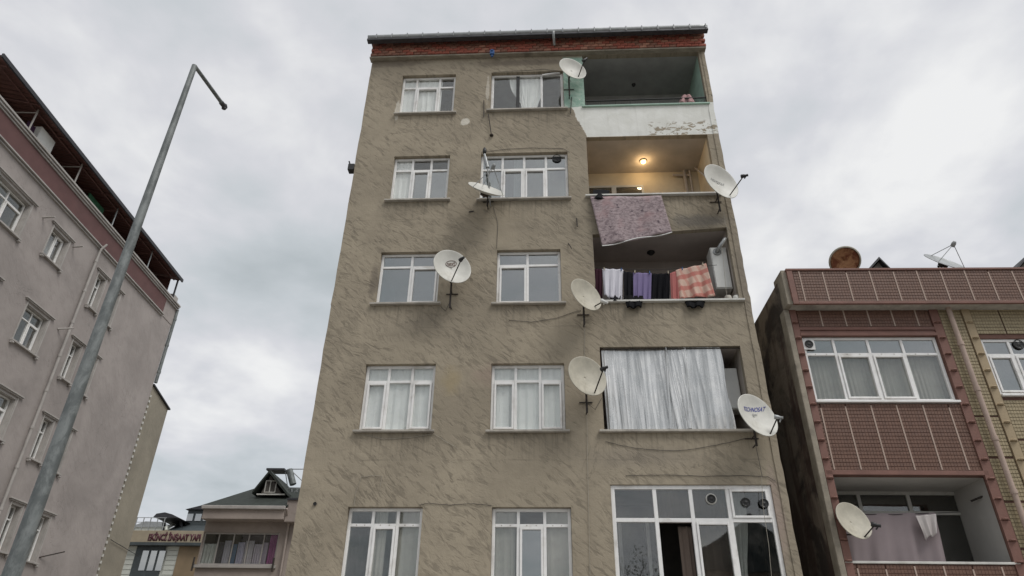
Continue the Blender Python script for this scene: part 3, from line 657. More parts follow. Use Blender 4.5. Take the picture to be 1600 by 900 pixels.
# cabinets on balconies
def cabinet(label, x0, x1, y0, y1, z0, z1, mat, cat='cabinet', name='boiler_cabinet'):
    t = thing(name, label, cat, MAIN, ((x0+x1)/2, (y0+y1)/2, z0))
    m = MB(); m.box(x0, x1, y0+.02, y1, z0, z1); m.build('body', M[mat], t, bevel=.012)
    m = MB(); m.box(x0+.015, x1-.015, y0, y0+.019, z0+.02, z1-.02); m.build('door', M[mat], t, bevel=.006)
    return t
a = MAIN.at(1119, 385, .45); b_ = MAIN.at(1148, 450, .45)
M['cab_side'] = plain('cabinet_paint', (.52, .51, .46), .5, .06, 3, dirt=(.35, .32, .26, .4))
a = MAIN.at(1109, 386, .22); b_ = MAIN.at(1149, 450, .22)
cb = cabinet('tall white boiler cabinet at right end of the laundry balcony', a[0], 4.11, .22, .62, b_[1], a[1], 'white_metal')
m = MB(); fx, fz = a[0]+.14, a[1]-.14; m.tube([(fx, .215, fz), (fx, .14, fz), (fx+.04, .08, fz+.05), (fx+.15, .05, fz+.2), (fx+.2, .10, fz+.28)], .042, 12); m.lathe([(.05, 0), (.09, .0), (.09, .02), (.05, .02)], Matrix.Translation((fx, .218, fz)) @ Matrix.Rotation(R(90), 4, 'X'), 16)
m.build('flue', M['zinc'], cb)
cb = cabinet('white unit on the second floor balcony beside the silver sheet', 3.58, 3.95, .40, .75, 6.52, 7.42, 'white_metal')
for i, (px, py) in enumerate(((1137, 462), (1150, 463))):
    p = MAIN.at(px, py, .1); m = MB(); m.lathe([(0, 0), (.07, .01), (.085, .07), (.07, .14), (.03, .16), (.0, .16)], Matrix.Translation((p[0], .1, 8.81)), 14)
    tag(m.build('pot', M['pvc_old' if i else 'sill'], None, MAIN), ['small grey pot on the sill under the boiler cabinet, the left one', 'small pale pot on the sill under the boiler cabinet, the right one'][i], 'pot')
# top balcony railing and bundle
rt = thing('railing', 'thin black metal railing with mesh on the top floor balcony', 'railing', MAIN, (2.6, .05, 14.6))
za = 14.84
m = MB(); m.tube([(1.12, .05, za-.02), (4.22, .05, za)], .02, 8); m.tube([(1.12, .05, 14.62), (4.22, .05, 14.62)], .008, 6)
m.tube([(4.22, .05, 14.6), (4.22, .05, za), (4.24, .04, 15.2)], .011, 6); m.tube([(4.24, .04, 15.2), (4.36, -.02, 14.83), (4.22, .05, 14.83)], .008, 6)
m.build('rail', M['dark'], rt)
q = MB(); q.tube([(0, .05, 14.60), (0, .05, za-.01)], .006, 6); bar = q.mesh('bar', M['dark'])
for i in range(9): part('bar', bar, rt, (1.13+i*.38, 0, 0))
m = MB()
for i in range(78): m.box(1.13+i*.04, 1.133+i*.04, .049, .052, 14.6, za-.012)
for k in range(5): m.box(1.12, 4.22, .0485, .0525, 14.63+k*.045, 14.633+k*.045)
stuff(m.build('mesh_panel', M['dark'], rt))
cloth_sheet('bundle', 'pink and white crumpled cloth bundle at right end of the top balcony', 'cloth', cloth('pink_cloth', (.45, .28, .28), .3), (1066, 150), (1078, 149), (1089, 162), (1059, 163), y0=.10, y1=.08, nf=2, amp=.05, thick=.05, wavy=.02)
# rods, anchors, cables on the facade
def rod(label, pts, r=.012, mat='iron', name='rod', cat='metal rod', F=MAIN, group=None, foot=False):
    m = MB(); m.tube(pts, r, 7)
    if foot: m.lathe([(0, 0), (.05, .005), (.05, .025), (0, .03)], Matrix.Translation(Vector(pts[-1])), 10)
    return tag(m.build(name, M[mat], None, F), label, cat, group)
P_ = lambda x, y, o=-.04: MAIN.p(x, y, o)
rod('rusty vertical iron rod beside the left edge of the wide top window', [P_(756, 157), P_(756, 183)])
rod('thin iron strut hanging below the sill of the wide top window', [P_(763, 178), P_(768, 212)], foot=True)
rod('short vertical iron rod under the topmost dish at the green wall', [P_(893, 152), P_(891.5, 177)])
rod('small iron anchor on the wall right of the fourth floor windows', [P_(901, 341), P_(902, 354)], .014)
rod('tiny iron hook on the wall near the rug corner', [P_(888, 380, -.01), P_(893, 388, -.08)], .01)
rod('dark square socket hole plug left of the lowest left window', [P_(492, 787, .0), P_(492, 787, -.04)], .035, 'dark', 'plug', 'plug')
rod('dark knob on the beige wall under the fourth floor wide window', [P_(733, 331, 0), P_(740, 330, -.06)], .016)
m = MB(); a = P_(551, 262, .1); m.box(a.x-.10, a.x+.06, .02, .2, a.z-.12, a.z+.07); m.tube([(a.x-.06, .1, a.z+.05), (a.x-.10, .05, a.z+.17)], .02, 6)
tag(m.build('wall_bracket', M['dark'], None, MAIN, bevel=.02), 'small black bracket sticking out from the left edge of the building', 'bracket')
def cable(label, pix, y=-.012, r=.0042, mat='cable', F=MAIN, sag=0, n=8):
    pts = []
    for (a, b) in zip(pix, pix[1:]):
        A = F.p(*a, y); B_ = F.p(*b, y)
        for i in range(n): t = i/n; pts.append(A+(B_-A)*t-Vector((0, 0, sag*sin(pi*t)))+Vector((0, random.uniform(-.003, .003), random.uniform(-.004, .004))))
    pts.append(F.p(*pix[-1], y)); m = MB(); m.tube(pts, r, 6)
    return tag(m.build('cable', M[mat], None, F), label, 'cable')
cable('cable sagging below the sill under the silver plastic sheet', [(946, 690), (1000, 701), (1060, 704), (1110, 697), (1165, 685)], sag=.01)
cable('thin cable running under the second floor left window sill', [(552, 676), (600, 686), (640, 684), (678, 678), (715, 701)], mat='cable_light')
cable('cable running right from above the lowest left window to the middle window', [(655, 789), (670, 786), (700, 789), (740, 787), (768, 790)])
cable('dark cable across the wall above the big corner glazing', [(978, 743), (1040, 742), (1100, 744), (1160, 743), (1200, 745), (1212, 752)])
cable('cable loop running to the dish left of the laundry balcony', [(795, 500), (830, 503), (870, 497), (895, 488), (908, 485)])
cable('pale cable dropping from the laundry balcony dish down the wall', [(914, 508), (913, 560), (911, 570)], mat='cable_light')
cable('pale cable hanging straight down from the dish at the silver sheet', [(917, 645), (918, 720), (920, 800), (922, 900)], mat='cable_light', y=-.02)
cable('thin cable hanging in front of the right glazing column', [(1190, 745), (1192, 790), (1201, 850), (1206, 905)], mat='cable_light', y=-.06)
cable('cable looped over a faded patch above the lowest left window', [(553, 790), (556, 770), (565, 745), (580, 743), (597, 744), (594, 760)], mat='cable_light')
cable('cable draped along the head of the wide fourth floor window', [(752, 238), (790, 233), (830, 231), (880, 232), (890, 238)])
cable('thin cable hanging down the right corner beside the rug balcony dish', [(1131, 330), (1133, 350), (1140, 365), (1128, 385), (1136, 470)], mat='cable_light', y=-.05)
cable('loose cable from the round dish with oval logo to the window sill', [(704, 470), (696, 486), (688, 478)])
cable('loose cable from the topmost dish running along the window head', [(892, 128), (884, 112), (850, 108), (770, 113)])
cable('loose cable from the dish at the silver sheet into the opening', [(917, 630), (930, 640), (940, 622)], y=-.03)
cable('loose cable dropping from the wide fourth floor window to the third floor', [(770, 320), (778, 350), (776, 388)])
cable('thin cable hanging along the right corner below the dish with blue lettering', [(1181, 697), (1186, 720), (1191, 745)], y=-.03)
# ================================================================== satellite dishes
def text_mesh(txt, size, bold=.0):
    cu = bpy.data.curves.new('lettering', 'FONT'); cu.body = txt; cu.size = size; cu.align_x = 'CENTER'; cu.align_y = 'CENTER'; cu.offset = bold
    o = bpy.data.objects.new('tmp', cu); C.objects.link(o); bpy.context.view_layer.update()
    me = bpy.data.meshes.new_from_object(o.evaluated_get(bpy.context.evaluated_depsgraph_get())); bpy.data.objects.remove(o); return me
def dish(label, F, y, cpx, major, ratio, lean, arm=None, lnb=None, h=.75, pole=None, mat='dish', pole_y=None, text=None, prime=None, lnb_mat='dark', group=None, bow=.13, prname='satellite_dish', depth_down=None, legs=True):
    Pl = F.p(*cpx, y); P = F.M @ Pl; v = (P-EYE); d = v.dot(_f); tc_ = -v.normalized()
    ca = -tc_.dot(_f)                      # obliqueness of the sight line
    e1 = (CR-tc_*CR.dot(tc_)).normalized(); e2 = tc_.cross(e1)
    Rr = major/2*d/FPX*(.5+.5*abs(_f.dot(tc_)))
    md = e1*cos(R(lean))+e2*sin(R(lean)); th = math.acos(ratio); n = (tc_*cos(th)+md*sin(th)).normalized()
    ax = n.cross(Vector((0, 0, 1))); ax = ax.normalized() if ax.length > .05 else e1
    B = Matrix((ax, n.cross(ax), n)).transposed().to_4x4(); T = Matrix.Translation(P) @ B
    t = thing(prname, label, 'satellite dish', WORLD, tuple(P), group)
    dp = bow*2*Rr
    m = MB(); m.lathe([(Rr*k/9+.0001, -dp*(1-(k/9)**2)) for k in range(10)]+[(Rr*1.02, .004), (Rr*1.025, -.006)], T, 40); m.build('reflector', M[mat], t, thick=.007)
    def ray_h(px, hh):
        dd = (_f*FPX+CR*(px[0]-800)-CU*(px[1]-450)); k = ((P+n*hh-EYE).dot(n))/dd.dot(n); return EYE+dd*k
    if arm:
        A = ray_h(arm, -.02) if abs(tc_.dot(n)) > .2 else P
        if (A-P).length > Rr*1.3: A = P+(A-P).normalized()*Rr*1.03
        L = ray_h(lnb, h*Rr)
        m = MB(); m.tube([P-n*(dp+.05), A-n*.05, A, L], .013, 8); m.build('arm', M['iron'], t)
        dirn = (P-L).normalized(); q = MB()
        Tq = Matrix.Translation(L) @ dirn.to_track_quat('Z', 'Y').to_matrix().to_4x4()
        q.lathe([(0, -.10), (.028, -.095), (.028, -.03), (.038, -.02), (.045, .05), (.04, .06), (0, .062)], Tq, 14); q.tube([L-dirn*.06, L-dirn*.07+(A-L).normalized()*.09], .014, 6)
        q.build('receiver', M[lnb_mat], t)
    if prime:      # feed on three struts
        L = P+n*prime*Rr if not isinstance(prime, tuple) else ray_h(prime, 1.05*Rr)
        L = P+n*(L-P).dot(n)+(L-P-n*(L-P).dot(n))*.35 if isinstance(prime, tuple) else L
        for k in range(3):
            a = 2*pi*k/3+.5; m = MB(); m.tube([P+(ax*cos(a)+n.cross(ax)*sin(a))*Rr*.98, L], .008, 6); m.build('strut', M['zinc'], t)
        q = MB(); Tq = Matrix.Translation(L) @ B; q.lathe([(0, -.07), (.045, -.06), (.05, .02), (.03, .07), (0, .075)], Tq, 12); q.build('receiver', M['zinc'], t)
    if pole:
        py = (y+.12) if pole_y is None else pole_y
        a = F.M @ F.p(*pole[0], py); b_ = F.M @ F.p(*pole[1], py)
        b_ = Vector((a.x*.6+b_.x*.4, a.y, b_.z)); a = Vector((b_.x, a.y, a.z))
        m = MB(); m.tube([P-n*(dp+.02), P-n*(dp+.09), a, b_], .021, 9); m.build('mount_pole', M['iron'], t)
        out_ = F.M.to_3x3() @ Vector((0, 1, 0)); side = F.M.to_3x3() @ Vector((1, 0, 0)); wl = -py if py < 0 else .05
        for fr in (.3, .85):
            m = MB(); c = a+(b_-a)*fr; m.tube([c, c+out_*wl], .014, 6); m.build('bracket', M['iron'], t)
        m = MB(); c = a+(b_-a)*.3; m.tube([c+out_*(wl-.012)-side*.13, c+out_*(wl-.012)+side*.13], .012, 6)
        m.build('cross_bar', M['iron'], t)
    m = MB(); Tq = Matrix.Translation(P-n*(dp+.035)) @ B; m.lathe([(0, -.03), (.10, -.03), (.11, .02), (0, .03)], Tq, 12); m.build('back_plate', M['iron'], t)
    if text:
        for (s_, size, ox, oy, mt, ang) in text:
            me = text_mesh(s_, size*Rr, .012*size*Rr)
            mm = e1*cos(R(ang))+e2*sin(R(ang)); tx = (mm-tc_*(mm.dot(n)/tc_.dot(n))).normalized(); mm = e2*cos(R(ang))-e1*sin(R(ang)); ty = (mm-tc_*(mm.dot(n)/tc_.dot(n))).normalized()
            for vv in me.vertices:
                q = tx*(vv.co.x+ox*Rr)+ty*(vv.co.y*1.5+oy*Rr); rr = min(1, q.length/Rr); vv.co = q+n*(-dp*(1-rr*rr)+.010)
            me.materials.clear(); me.materials.append(M[mt]); o = bpy.data.objects.new('lettering', me); C.objects.link(o); o.parent = t
    return t, P, n, Rr, e1, e2, dp
M['blueprint'] = plain('blue_print', (.05, .06, .30), .5, .1); M['greyprint'] = plain('faded_print', (.30, .30, .29), .6, .1); M['brownprint'] = plain('brown_print', (.12, .06, .04), .6, .1)
dish('white dish leaning over the green wall beside the top balcony', MAIN, -.38, (895, 107), 46, .52, 62, arm=(904, 119), lnb=(913, 94), h=.55, pole=((890, 124), (888, 149)), pole_y=-.2)
dd = dish('small white dish lying nearly horizontal in front of the wide fourth floor window', MAIN, -.55, (760, 295), 58, .17, 72, prime=1.25, pole=((762, 303), (762, 322)), pole_y=-.18)
q = MB(); P0 = MAIN.p(768, 322, -.2); a = MAIN.p(757, 236, -.3); b_ = MAIN.p(762, 262, -.3)
dish3 = dish('round white dish with an oval logo, right of the third floor left window', MAIN, -.5, (707, 416), 61, .74, 58, arm=(705, 440), lnb=(721, 405), h=.9, pole=((704, 440), (705, 481)), pole_y=-.22, mat='dish',
     text=[('next', .26, .0, .30, 'brownprint', 2)])
# oval logo ring of that dish
t3, P3, n3, R3, e13, e23, dp3 = dish3
tc3 = (EYE-P3).normalized(); tx = (e13-tc3*(e13.dot(n3)/tc3.dot(n3))).normalized(); ty = (e23-tc3*(e23.dot(n3)/tc3.dot(n3))).normalized(); m = MB(); pts = []
for k in range(25):
    q = tx*(.30*R3*cos(k*pi/12))+ty*(.19*R3*sin(k*pi/12)+.30*R3); rr = q.length/R3; pts.append(P3+q+n3*(-dp3*(1-rr*rr)+.009))
m.tube(pts, .006, 5, cap=False); m.build('logo_ring', M['brownprint'], t3)
dish('cream dish at the left end of the laundry balcony sill', MAIN, -.5, (916, 460), 58, .56, 42, arm=(930, 478), lnb=(943, 471), h=.55, pole=((911, 474), (914, 507)), pole_y=-.24, mat='dish_dirty', lnb_mat='white_metal')
dish('dirty cream dish left of the silver plastic sheet', MAIN, -.55, (918, 587), 67, .72, 42, arm=(929, 614), lnb=(943, 576), h=.9, pole=((916, 612), (917, 645)), pole_y=-.25, mat='dish_dirty')
dish('white dish with blue lettering at the right building corner beside the silver sheet', MAIN, -.5, (1184, 648), 76, .56, 38, arm=(1203, 679), lnb=(1215, 652), h=.45, pole=((1180, 672), (1180, 697)), pole_y=-.24, lnb_mat='zinc',
     text=[('TECHNOSAT', .21, -.10, .42, 'blueprint', -4), ('digital', .13, .02, .16, 'greyprint', -4)])
dish('large grey white dish on a black pole at the right corner beside the rug balcony', MAIN, -.55, (1127, 283), 66, .50, 45, arm=(1141, 304), lnb=(1162, 275), h=.9, pole=((1122, 297), (1122, 330)), pole_y=-.22,
     text=[('NEXTSTAR', .17, -.1, .1, 'greyprint', -25)])
# the black camera-like antenna on its grey pole in front of the wide fourth floor window
t = thing('antenna', 'dark bulb shaped antenna on a grey pole before the wide fourth floor window', 'antenna', MAIN, tuple(MAIN.p(762, 262, -.3)))
q = MB(); T = Matrix.Translation(MAIN.p(757, 240, -.3)); q.lathe([(0, 0), (.035, .01), (.05, .07), (.045, .13), (.02, .19), (0, .2)], T, 14); q.build('bulb', M['dark'], t)
q = MB(); q.tube([MAIN.p(757, 241, -.3), MAIN.p(758, 246, -.3)], .03, 8); q.tube([MAIN.p(758, 246, -.3), MAIN.p(762, 262, -.3)], .045, 10); q.tube([MAIN.p(762, 262, -.3), MAIN.p(766, 320, -.25), MAIN.p(767, 322, .0)], .016, 8); q.build('pole', M['zinc'], t)
# ================================================================== street lamp
base = WORLD.p(22, 900, 5.6); bx, by = base.x, 5.6
top = WORLD.p(301, 103, 5.6)
st = thing('street_lamp', 'tall tapered galvanised steel lamp post leaning over nothing, arm without lantern glass', 'street lamp', WORLD, (bx, by, 0))
st['label'] = 'tall tapered grey steel lamp post with a single arm, standing before the left building'
GV = NT('galvanised_steel'); sp = GV.noise(9, 6, .7, .4, GV.mp((1, 1, .5)))
GV.fin(GV.mix(GV.step(sp, .40, .62), (.12, .132, .13), (.215, .23, .225)), .6, GV.bump(GV.noise(30, 4), .2, .006), .12); M['galv'] = GV.m
TZ = top.z; px_, py_ = (bx+top.x)/2, 5.6
m = MB(); m.tube([(px_, py_, 0), (px_, py_, TZ)], .083, 14, .030); m.build('pole', M['galv'], st)
m = MB(); m.tube([(px_, py_, 0), (px_, py_, .03)], .22, 4); m.tube([(px_, py_, .02), (px_, py_, .8)], .13, 14, .125); m.build('base', M['galv'], st)
e_ = onz(WORLD, 352, 168, TZ+.12); arm_end = Vector((e_.x, e_.y, e_.z)); a0 = Vector((px_, py_, TZ-.05)); dr = (arm_end-a0)
m = MB(); m.tube([a0+Vector((0, 0, .02)), a0+Vector((0, 0, .05))+dr*.02, a0+dr*.93], .021, 10, .025); m.tube([a0-Vector((0, 0, .18)), a0+Vector((0, 0, .05))], .032, 12); m.build('arm', M['galv'], st)
m = MB(); m.tube([a0+dr*.86, a0+dr*.94, a0+dr*1.0], .032, 10); m.tube([a0+dr*.97+Vector((0, 0, .03)), a0+dr*.97-Vector((0, 0, .04))], .030, 10); m.build('lamp_head', M['darkmetal'], st)
# ================================================================== LEFT BUILDING
M['pink'] = stucco('pinkish_grey_render', (.35, .312, .292), scale=.5)
M['maroon'] = plain('maroon_paint', (.125, .060, .056), .8, .1, 2, dirt=(.11, .07, .07, .4))
M['trim'] = plain('cream_trim', (.40, .375, .35), .8, .08, 3, dirt=(.22, .2, .18, .5))
M['redsheet'] = plain('red_brown_sheet', (.14, .065, .055), .6, .15, 2); M['blacksheet'] = plain('dark_roof_edge', (.03, .03, .035), .6, .2, 4)
LS0, LS1 = 13.45, 26.60
left = thing('apartment_building', 'pinkish grey rendered apartment building with maroon parapet at the left', 'building', LEFT, (20, 0, 0))
lw = []
for k in range(5):
    dz = -2.8*k
    P1 = (17.86, 18.86, 13.72, 14.86) if k == 0 else (18.14, 19.36, 13.52+dz, 14.86+dz)
    O1 = (15.05, 16.72, 13.52+dz, 14.80+dz)
    lw += [(O1, 'O', k), (P1, 'P', k), ((20.78, 21.38, 13.42+dz, 14.84+dz), 'Q', k), ((21.98, 22.48 if k < 3 else 22.92, 13.36+dz, 14.84+dz), 'R', k)]
wall(LEFT, LS0, LS1, 0, 15.62, [(*h[0], .45) for h in lw]).build('wall', M['pink'], left)
m = MB(); m.add([(LS1, 0, 0), (LS1, 9, 0), (LS1, 9, 16.5), (LS1, 0, 16.5)], [(0, 1, 2, 3)]); m.add([(LS0, 0, 0), (LS0, 0, 16.5), (LS0, 9, 16.5), (LS0, 9, 0)], [(0, 1, 2, 3)])
m.add([(LS0, 9, 0), (LS1, 9, 0), (LS1, 9, 16.5), (LS0, 9, 16.5)], [(0, 1, 2, 3)]); m.build('side_wall', M['pink'], left)
m = MB(); m.box(LS0, 25.55, -.06, .2, 15.70, 16.38); m.build('parapet_band', M['maroon'], left)
m = MB(); m.box(25.56, LS1, -.02, .2, 15.62, 16.40); m.build('parapet_end', M['pink'], left)
m = MB()
for z, o, h_ in ((15.62, .12, .05), (15.55, .06, .05), (16.381, .10, .05), (16.45, .15, .06), (16.53, .19, .07)): m.box(LS0-.02, (25.62 if z < 16 else LS1+.02), -o, .2, z, z+h_)
m.build('cornice', M['trim'], left, bevel=.008)
m = MB(); m.box(LS0, LS1, .2, 9, 15.9, 16.0); m.build('terrace_floor', M['slab'], left)
for (x0, x1, z0, z1), col, k in lw:
    cols = [0, .5, 1] if col in 'OP' and not (col == 'P' and k == 0) else [0, .5, 1]
    fl = .22
    w, sp_, _ = window(left, x0+.07, x1-.07, z0+.02, z1-.06, cols, .30 if not (col == 'P' and k == 0) else .0, sashes=(1,) if col in 'OP' else (), y=.16, frame='pvc', gl='glass', sill=False, wall_d=.45, roomd=1.3, ft=.045, mull=.045)
    m = MB(); m.box(x0-.02, x0+.055, .005, .44, z0, z1); m.box(x1-.055, x1+.02, .005, .44, z0, z1); m.box(x0-.02, x1+.02, .004, .44, z1-.055, z1+.01)
    for s_ in (x0, x1): m.box(s_-.03, s_+.03, -.015, .004, z0, z1+.02)
    m.build('reveal', M['trim'], w)
    m = MB(); m.box(x0-.17, x1+.17, -.08, .002, z1+.07, z1+.11); m.box(x0-.13, x1+.13, -.045, .002, z1+.03, z1+.07); m.build('head_moulding', M['trim'], w, bevel=.006)
    m = MB(); m.box(x0-.08, x1+.08, -.09, .25, z0-.04, z0+.015)
    for s_ in (x0-.02, x1+.02): m.tube([(s_-.05, -.05, z0-.08), (s_+.05, -.05, z0-.08)], .045, 8)
    m.build('sill', M['trim'], w, bevel=.006)
pl = {'O': 'leftmost', 'P': 'second', 'Q': 'third', 'R': 'fourth'}; fl_ = ['top', 'second highest', 'third highest', 'fourth highest', 'lowest']
for (x0, x1, z0, z1), col, k in lw:
    if k == 4: continue
    curtain(LEFT, x0+.1, (x0+x1)/2 if (k+ord(col)) % 2 else x1-.1, z0, z1, .55, f'pale curtain in the {pl[col]} column, {fl_[k]} row window of the pinkish left building', 'curtain' if (k+ord(col)) % 3 else 'curtain_grey', group='curtains in the left building')
# roof canopy
m = MB(); NR = 60
for i in range(NR):
    x = 13.12+12.9*i/NR; d_ = 12.9/NR
    m.add([(x, -.22, 17.62), (x+d_/2, -.22, 17.66), (x+d_, -.22, 17.62), (x, 5, 18.9), (x+d_/2, 5, 18.94), (x+d_, 5, 18.9)], [(0, 1, 4, 3), (1, 2, 5, 4)])
m.build('roof_sheet', M['redsheet'], left, thick=.01)
m = MB(); m.box(13.10, 26.06, -.26, -.20, 17.55, 17.69); m.build('roof_edge', M['blacksheet'], left)
m = MB()
for y in (.15, 1.2, 2.4, 3.6): m.tube([(13.15, y, 17.55+.25*(y+.2)), (26.0, y, 17.55+.25*(y+.2))], .03, 6)
for i in range(9): x = 13.5+i*1.55; m.tube([(x, -.15, 17.56), (x, 4.9, 18.76)], .025, 6)
m.build('roof_truss', M['redsheet'], left)
for i, s_ in enumerate((15.35, 18.0, 20.6, 23.6)):
    m = MB(); m.tube([(s_, .05, 16.55), (s_, .05, 17.64)], .028, 7); m.build('post', M['trim' if i < 2 else 'zinc'], left)
    m = MB(); m.tube([(s_, .05, 17.52), (s_, 1.7, 17.52)], .022, 6); m.build('strut', M['trim' if i < 2 else 'redsheet'], left)
m = MB(); m.box(25.92, 25.98, -.1, -.04, 16.6, 17.6); m.build('post', M['darkmetal'], left)
m = MB(); m.box(LS0, LS1, 4.9, 5.0, 16, 19.0); m.add([(26.0, .3, 16), (26.0, 4.9, 16), (26.0, 4.9, 18.9), (26.0, .3, 17.72)], [(0, 1, 2, 3)]); m.build('terrace_back_wall', M['redsheet'], left)
m = MB(); m.box(15.95, 16.72, .22, .8, 16.0, 17.5); m.build('chimney', M['white_metal'], left, bevel=.02)
m = MB(); m.box(22.3, 23.0, .3, .8, 16.0, 17.05); m.build('terrace_box', M['trim'], left, bevel=.02)
m = MB(); m.box(26.1, 26.55, -.0, .35, 16.60, 16.98); m.build('parapet_block', M['trim'], left, bevel=.02)
a, b_ = LEFT.at(134, 318, .45), LEFT.at(158, 340, .45); m = MB(); m.box(a[0], b_[0], .45, .50, 16.0, 17.45)
tag(m.build('green_sheet', plain('green_tarp', (.015, .09, .04), .7, .2), None, LEFT), 'dark green panel inside the roof terrace of the left building', 'panel')
# purple garment on terrace
m = MB(); m.grid(lambda u, v: (15.45+.4*u, .3+.03*sin(u*20), 17.3-.6*v), 20, 6)
tag(m.build('garment', cloth('purple_garment', (.06, .03, .06)), None, LEFT), 'dark purple garment hanging beside the white chimney on the left roof terrace', 'laundry')
# pipes and rods
m = MB(); m.tube([(20.33, -.08, 15.25), (20.33, -.08, 0)], .045, 10)
for k in range(12): m.tube([(20.33, -.08, 1+1.27*k), (20.33, -.08, 1.09+1.27*k)], .058, 10)
m.tube([(20.33, -.08, 15.25), (20.33, -.1, 15.55), (20.4, -.2, 15.8)], .04, 8)
tag(m.build('drain_pipe', M['trim'], None, LEFT), 'thin cream drain pipe running down the pinkish left building', 'pipe')
for lb, a, b_ in (('white horizontal pipe stub right of the top small window of the left building', (116, 386), (130, 385)), ('pale pipe stub crossing the drain pipe of the left building', (92, 514), (115, 513)),
                  ('dark rod pointing right from the lowest visible window of the left building', (63, 871), (101, 862)), ('white vent stub above the top small window of the left building', (69, 340), (86, 339))):
    A = LEFT.p(*a, -.04); B_ = LEFT.p(*b_, -.04); A.y = -.0; B_.y = -.35
    Q = LEFT.I.to_3x3() @ (_f*FPX+CR*(b_[0]-800)-CU*(b_[1]-450)); ee = LEFT.I @ EYE; k = (-.35-ee.y)/Q.y; B_ = ee+Q*k
    rod(lb, [A, B_], .03 if 'rod' not in lb else .02, 'trim' if 'white' in lb or 'pale' in lb else 'iron', 'pipe_stub', 'pipe stub', LEFT)
m = MB(); m.tube([(26.68, -.04, 16.45), (26.68, -.04, 12.85)], .07, 10)
for k in range(3): m.tube([(26.68, -.04, 13.3+k*1.3), (26.68, -.04, 13.4+k*1.3)], .085, 10)
tag(m.build('drain_pipe', M['galv'], None, LEFT), 'dark grey drain pipe on the far corner of the left building above the beige wing', 'pipe')
# beige wing behind its far corner
M['wing'] = stucco('beige_grey_render', (.29, .26, .205), scale=.5)
wing = thing('side_wing', 'narrow beige grey rendered wall with sloping top behind the left building corner', 'building', LEFT, (27.5, 0, 0))
m = MB(); m.poly([(26.61, 0), (28.42, 0), (28.42, 12.3), (26.61, 12.72)], .03, 6); m.build('wall', M['wing'], wing)
m = MB(); m.poly([(26.62, 12.722), (28.5, 12.285), (28.5, 12.34), (26.62, 12.78)], -.05, 6.1); m.build('coping', M['blacksheet'], wing)
q = MB(); q.box(-.03, .05, -.02, .028, -.05, .05); sm_ = q.mesh('corner_stone', M['pvc_old'])
for k in range(44): part('corner_stone', sm_, wing, (26.66, 0, 2.0+k*.238))
cable('thin wire running down across the beige wing wall', [(173, 843), (215, 868)], y=-.02, mat='cable', F=LEFT, r=.012)
# ================================================================== RIGHT BUILDING
rb = thing('apartment_building', 'terracotta tiled apartment building with overhanging parapet at the right', 'building', RIGHT, (2.5, 0, 0))
ra = lambda x, y, o=0: RIGHT.at(x, y, o)
pz1 = ra(1400, 421, -.35)[1]; pz0 = ra(1400, 473, -.35)[1]; pxl = ra(1236, 450, -.35)[0]
RXE = 8.2
wz0 = ra(1380, 627)[1]; wz1 = ra(1380, 526)[1]; wx0 = ra(1250, 526)[0]+.02; wx1 = ra(1496, 627)[0]
bz1 = ra(1400, 743)[1]; bz0 = ra(1400, 878)[1]; bx0 = ra(1292, 745)[0]; bx1 = ra(1588, 877)[0]
yx0 = ra(1546, 570)[0]; ywz1 = ra(1560, 529)[1]; ywz0 = ra(1580, 617)[1]
BASEZ = ra(1400, 490)[1]
M['tile'] = plain('terracotta_tile', (.150, .078, .052), .5, .14, 10, bump=.15, dirt=(.13, .075, .06, .5))
M['terra'] = plain('terracotta_strip', (.195, .098, .076), .7, .12, 3, bump=.3, dirt=(.16, .09, .075, .6))
M['grout'] = plain('pink_grout', (.15, .08, .062), .9, .1, 5); M['joint'] = plain('pale_joint', (.42, .32, .265), .8, .1, 3)
M['tan'] = plain('tan_tile', (.35, .285, .175), .55, .12, 10, bump=.15, dirt=(.27, .21, .12, .5)); M['tangrout'] = plain('tan_grout', (.19, .155, .10), .9, .1, 5)
M['tanstrip'] = plain('tan_strip', (.36, .28, .175), .7, .12, 3, bump=.3, dirt=(.25, .2, .13, .5))
M['flank'] = stucco('blotchy_bare_flank', (.21, .185, .15))
print('RIGHT', pz1, pz0, pxl, wz0, wz1, wx0, wx1, bz0, bz1, bx0, bx1, yx0, ywz0, ywz1, BASEZ)
ROOFZ = pz1-.12
# walls
wall(RIGHT, .0, RXE, 0, pz0+.0, [(wx0, wx1, wz0, wz1, .25), (bx0, bx1, bz0, bz1, .14), (yx0, yx0+1.9, ywz0, ywz1, .25), (wx0, wx1, wz0-6, wz1-6, .25)]).build('wall', M['grout'], rb)
FL = NT('dark_blotched_flank'); v1 = FL.noise(.9, 6, .62, .5); v2 = FL.noise(1, 5, .6, .2, FL.mp((3, 2.5, .35)))  # uneven dark brown and grey blotches over the side wall
cc = FL.mix(FL.step(v1, .40, .56), (.055, .044, .037), (.25, .21, .17)); cc = FL.mix(FL.math('MULTIPLY', FL.step(v2, .48, .62), .7), cc, (.075, .04, .03))
FL.fin(cc, .95, FL.bump(FL.noise(6, 5, .6), .6, .04)); M['flank'] = FL.m
m = MB(); m.add([(0, 0, 0), (0, 9, 0), (0, 9, ROOFZ-.2), (0, 0, ROOFZ)], [(0, 3, 2, 1)]); m.add([(RXE, 0, 0), (RXE, 9, 0), (RXE, 9, ROOFZ-.2), (RXE, 0, ROOFZ)], [(0, 1, 2, 3)])
m.add([(0, 9, 0), (RXE, 9, 0), (RXE, 9, ROOFZ-.2), (0, 9, ROOFZ-.2)], [(0, 1, 2, 3)]); m.add([(0, .1, ROOFZ-.1), (RXE, .1, ROOFZ-.1), (RXE, 9, ROOFZ-.2), (0, 9, ROOFZ-.2)], [(0, 1, 2, 3)])
m.build('side_wall', M['flank'], rb)
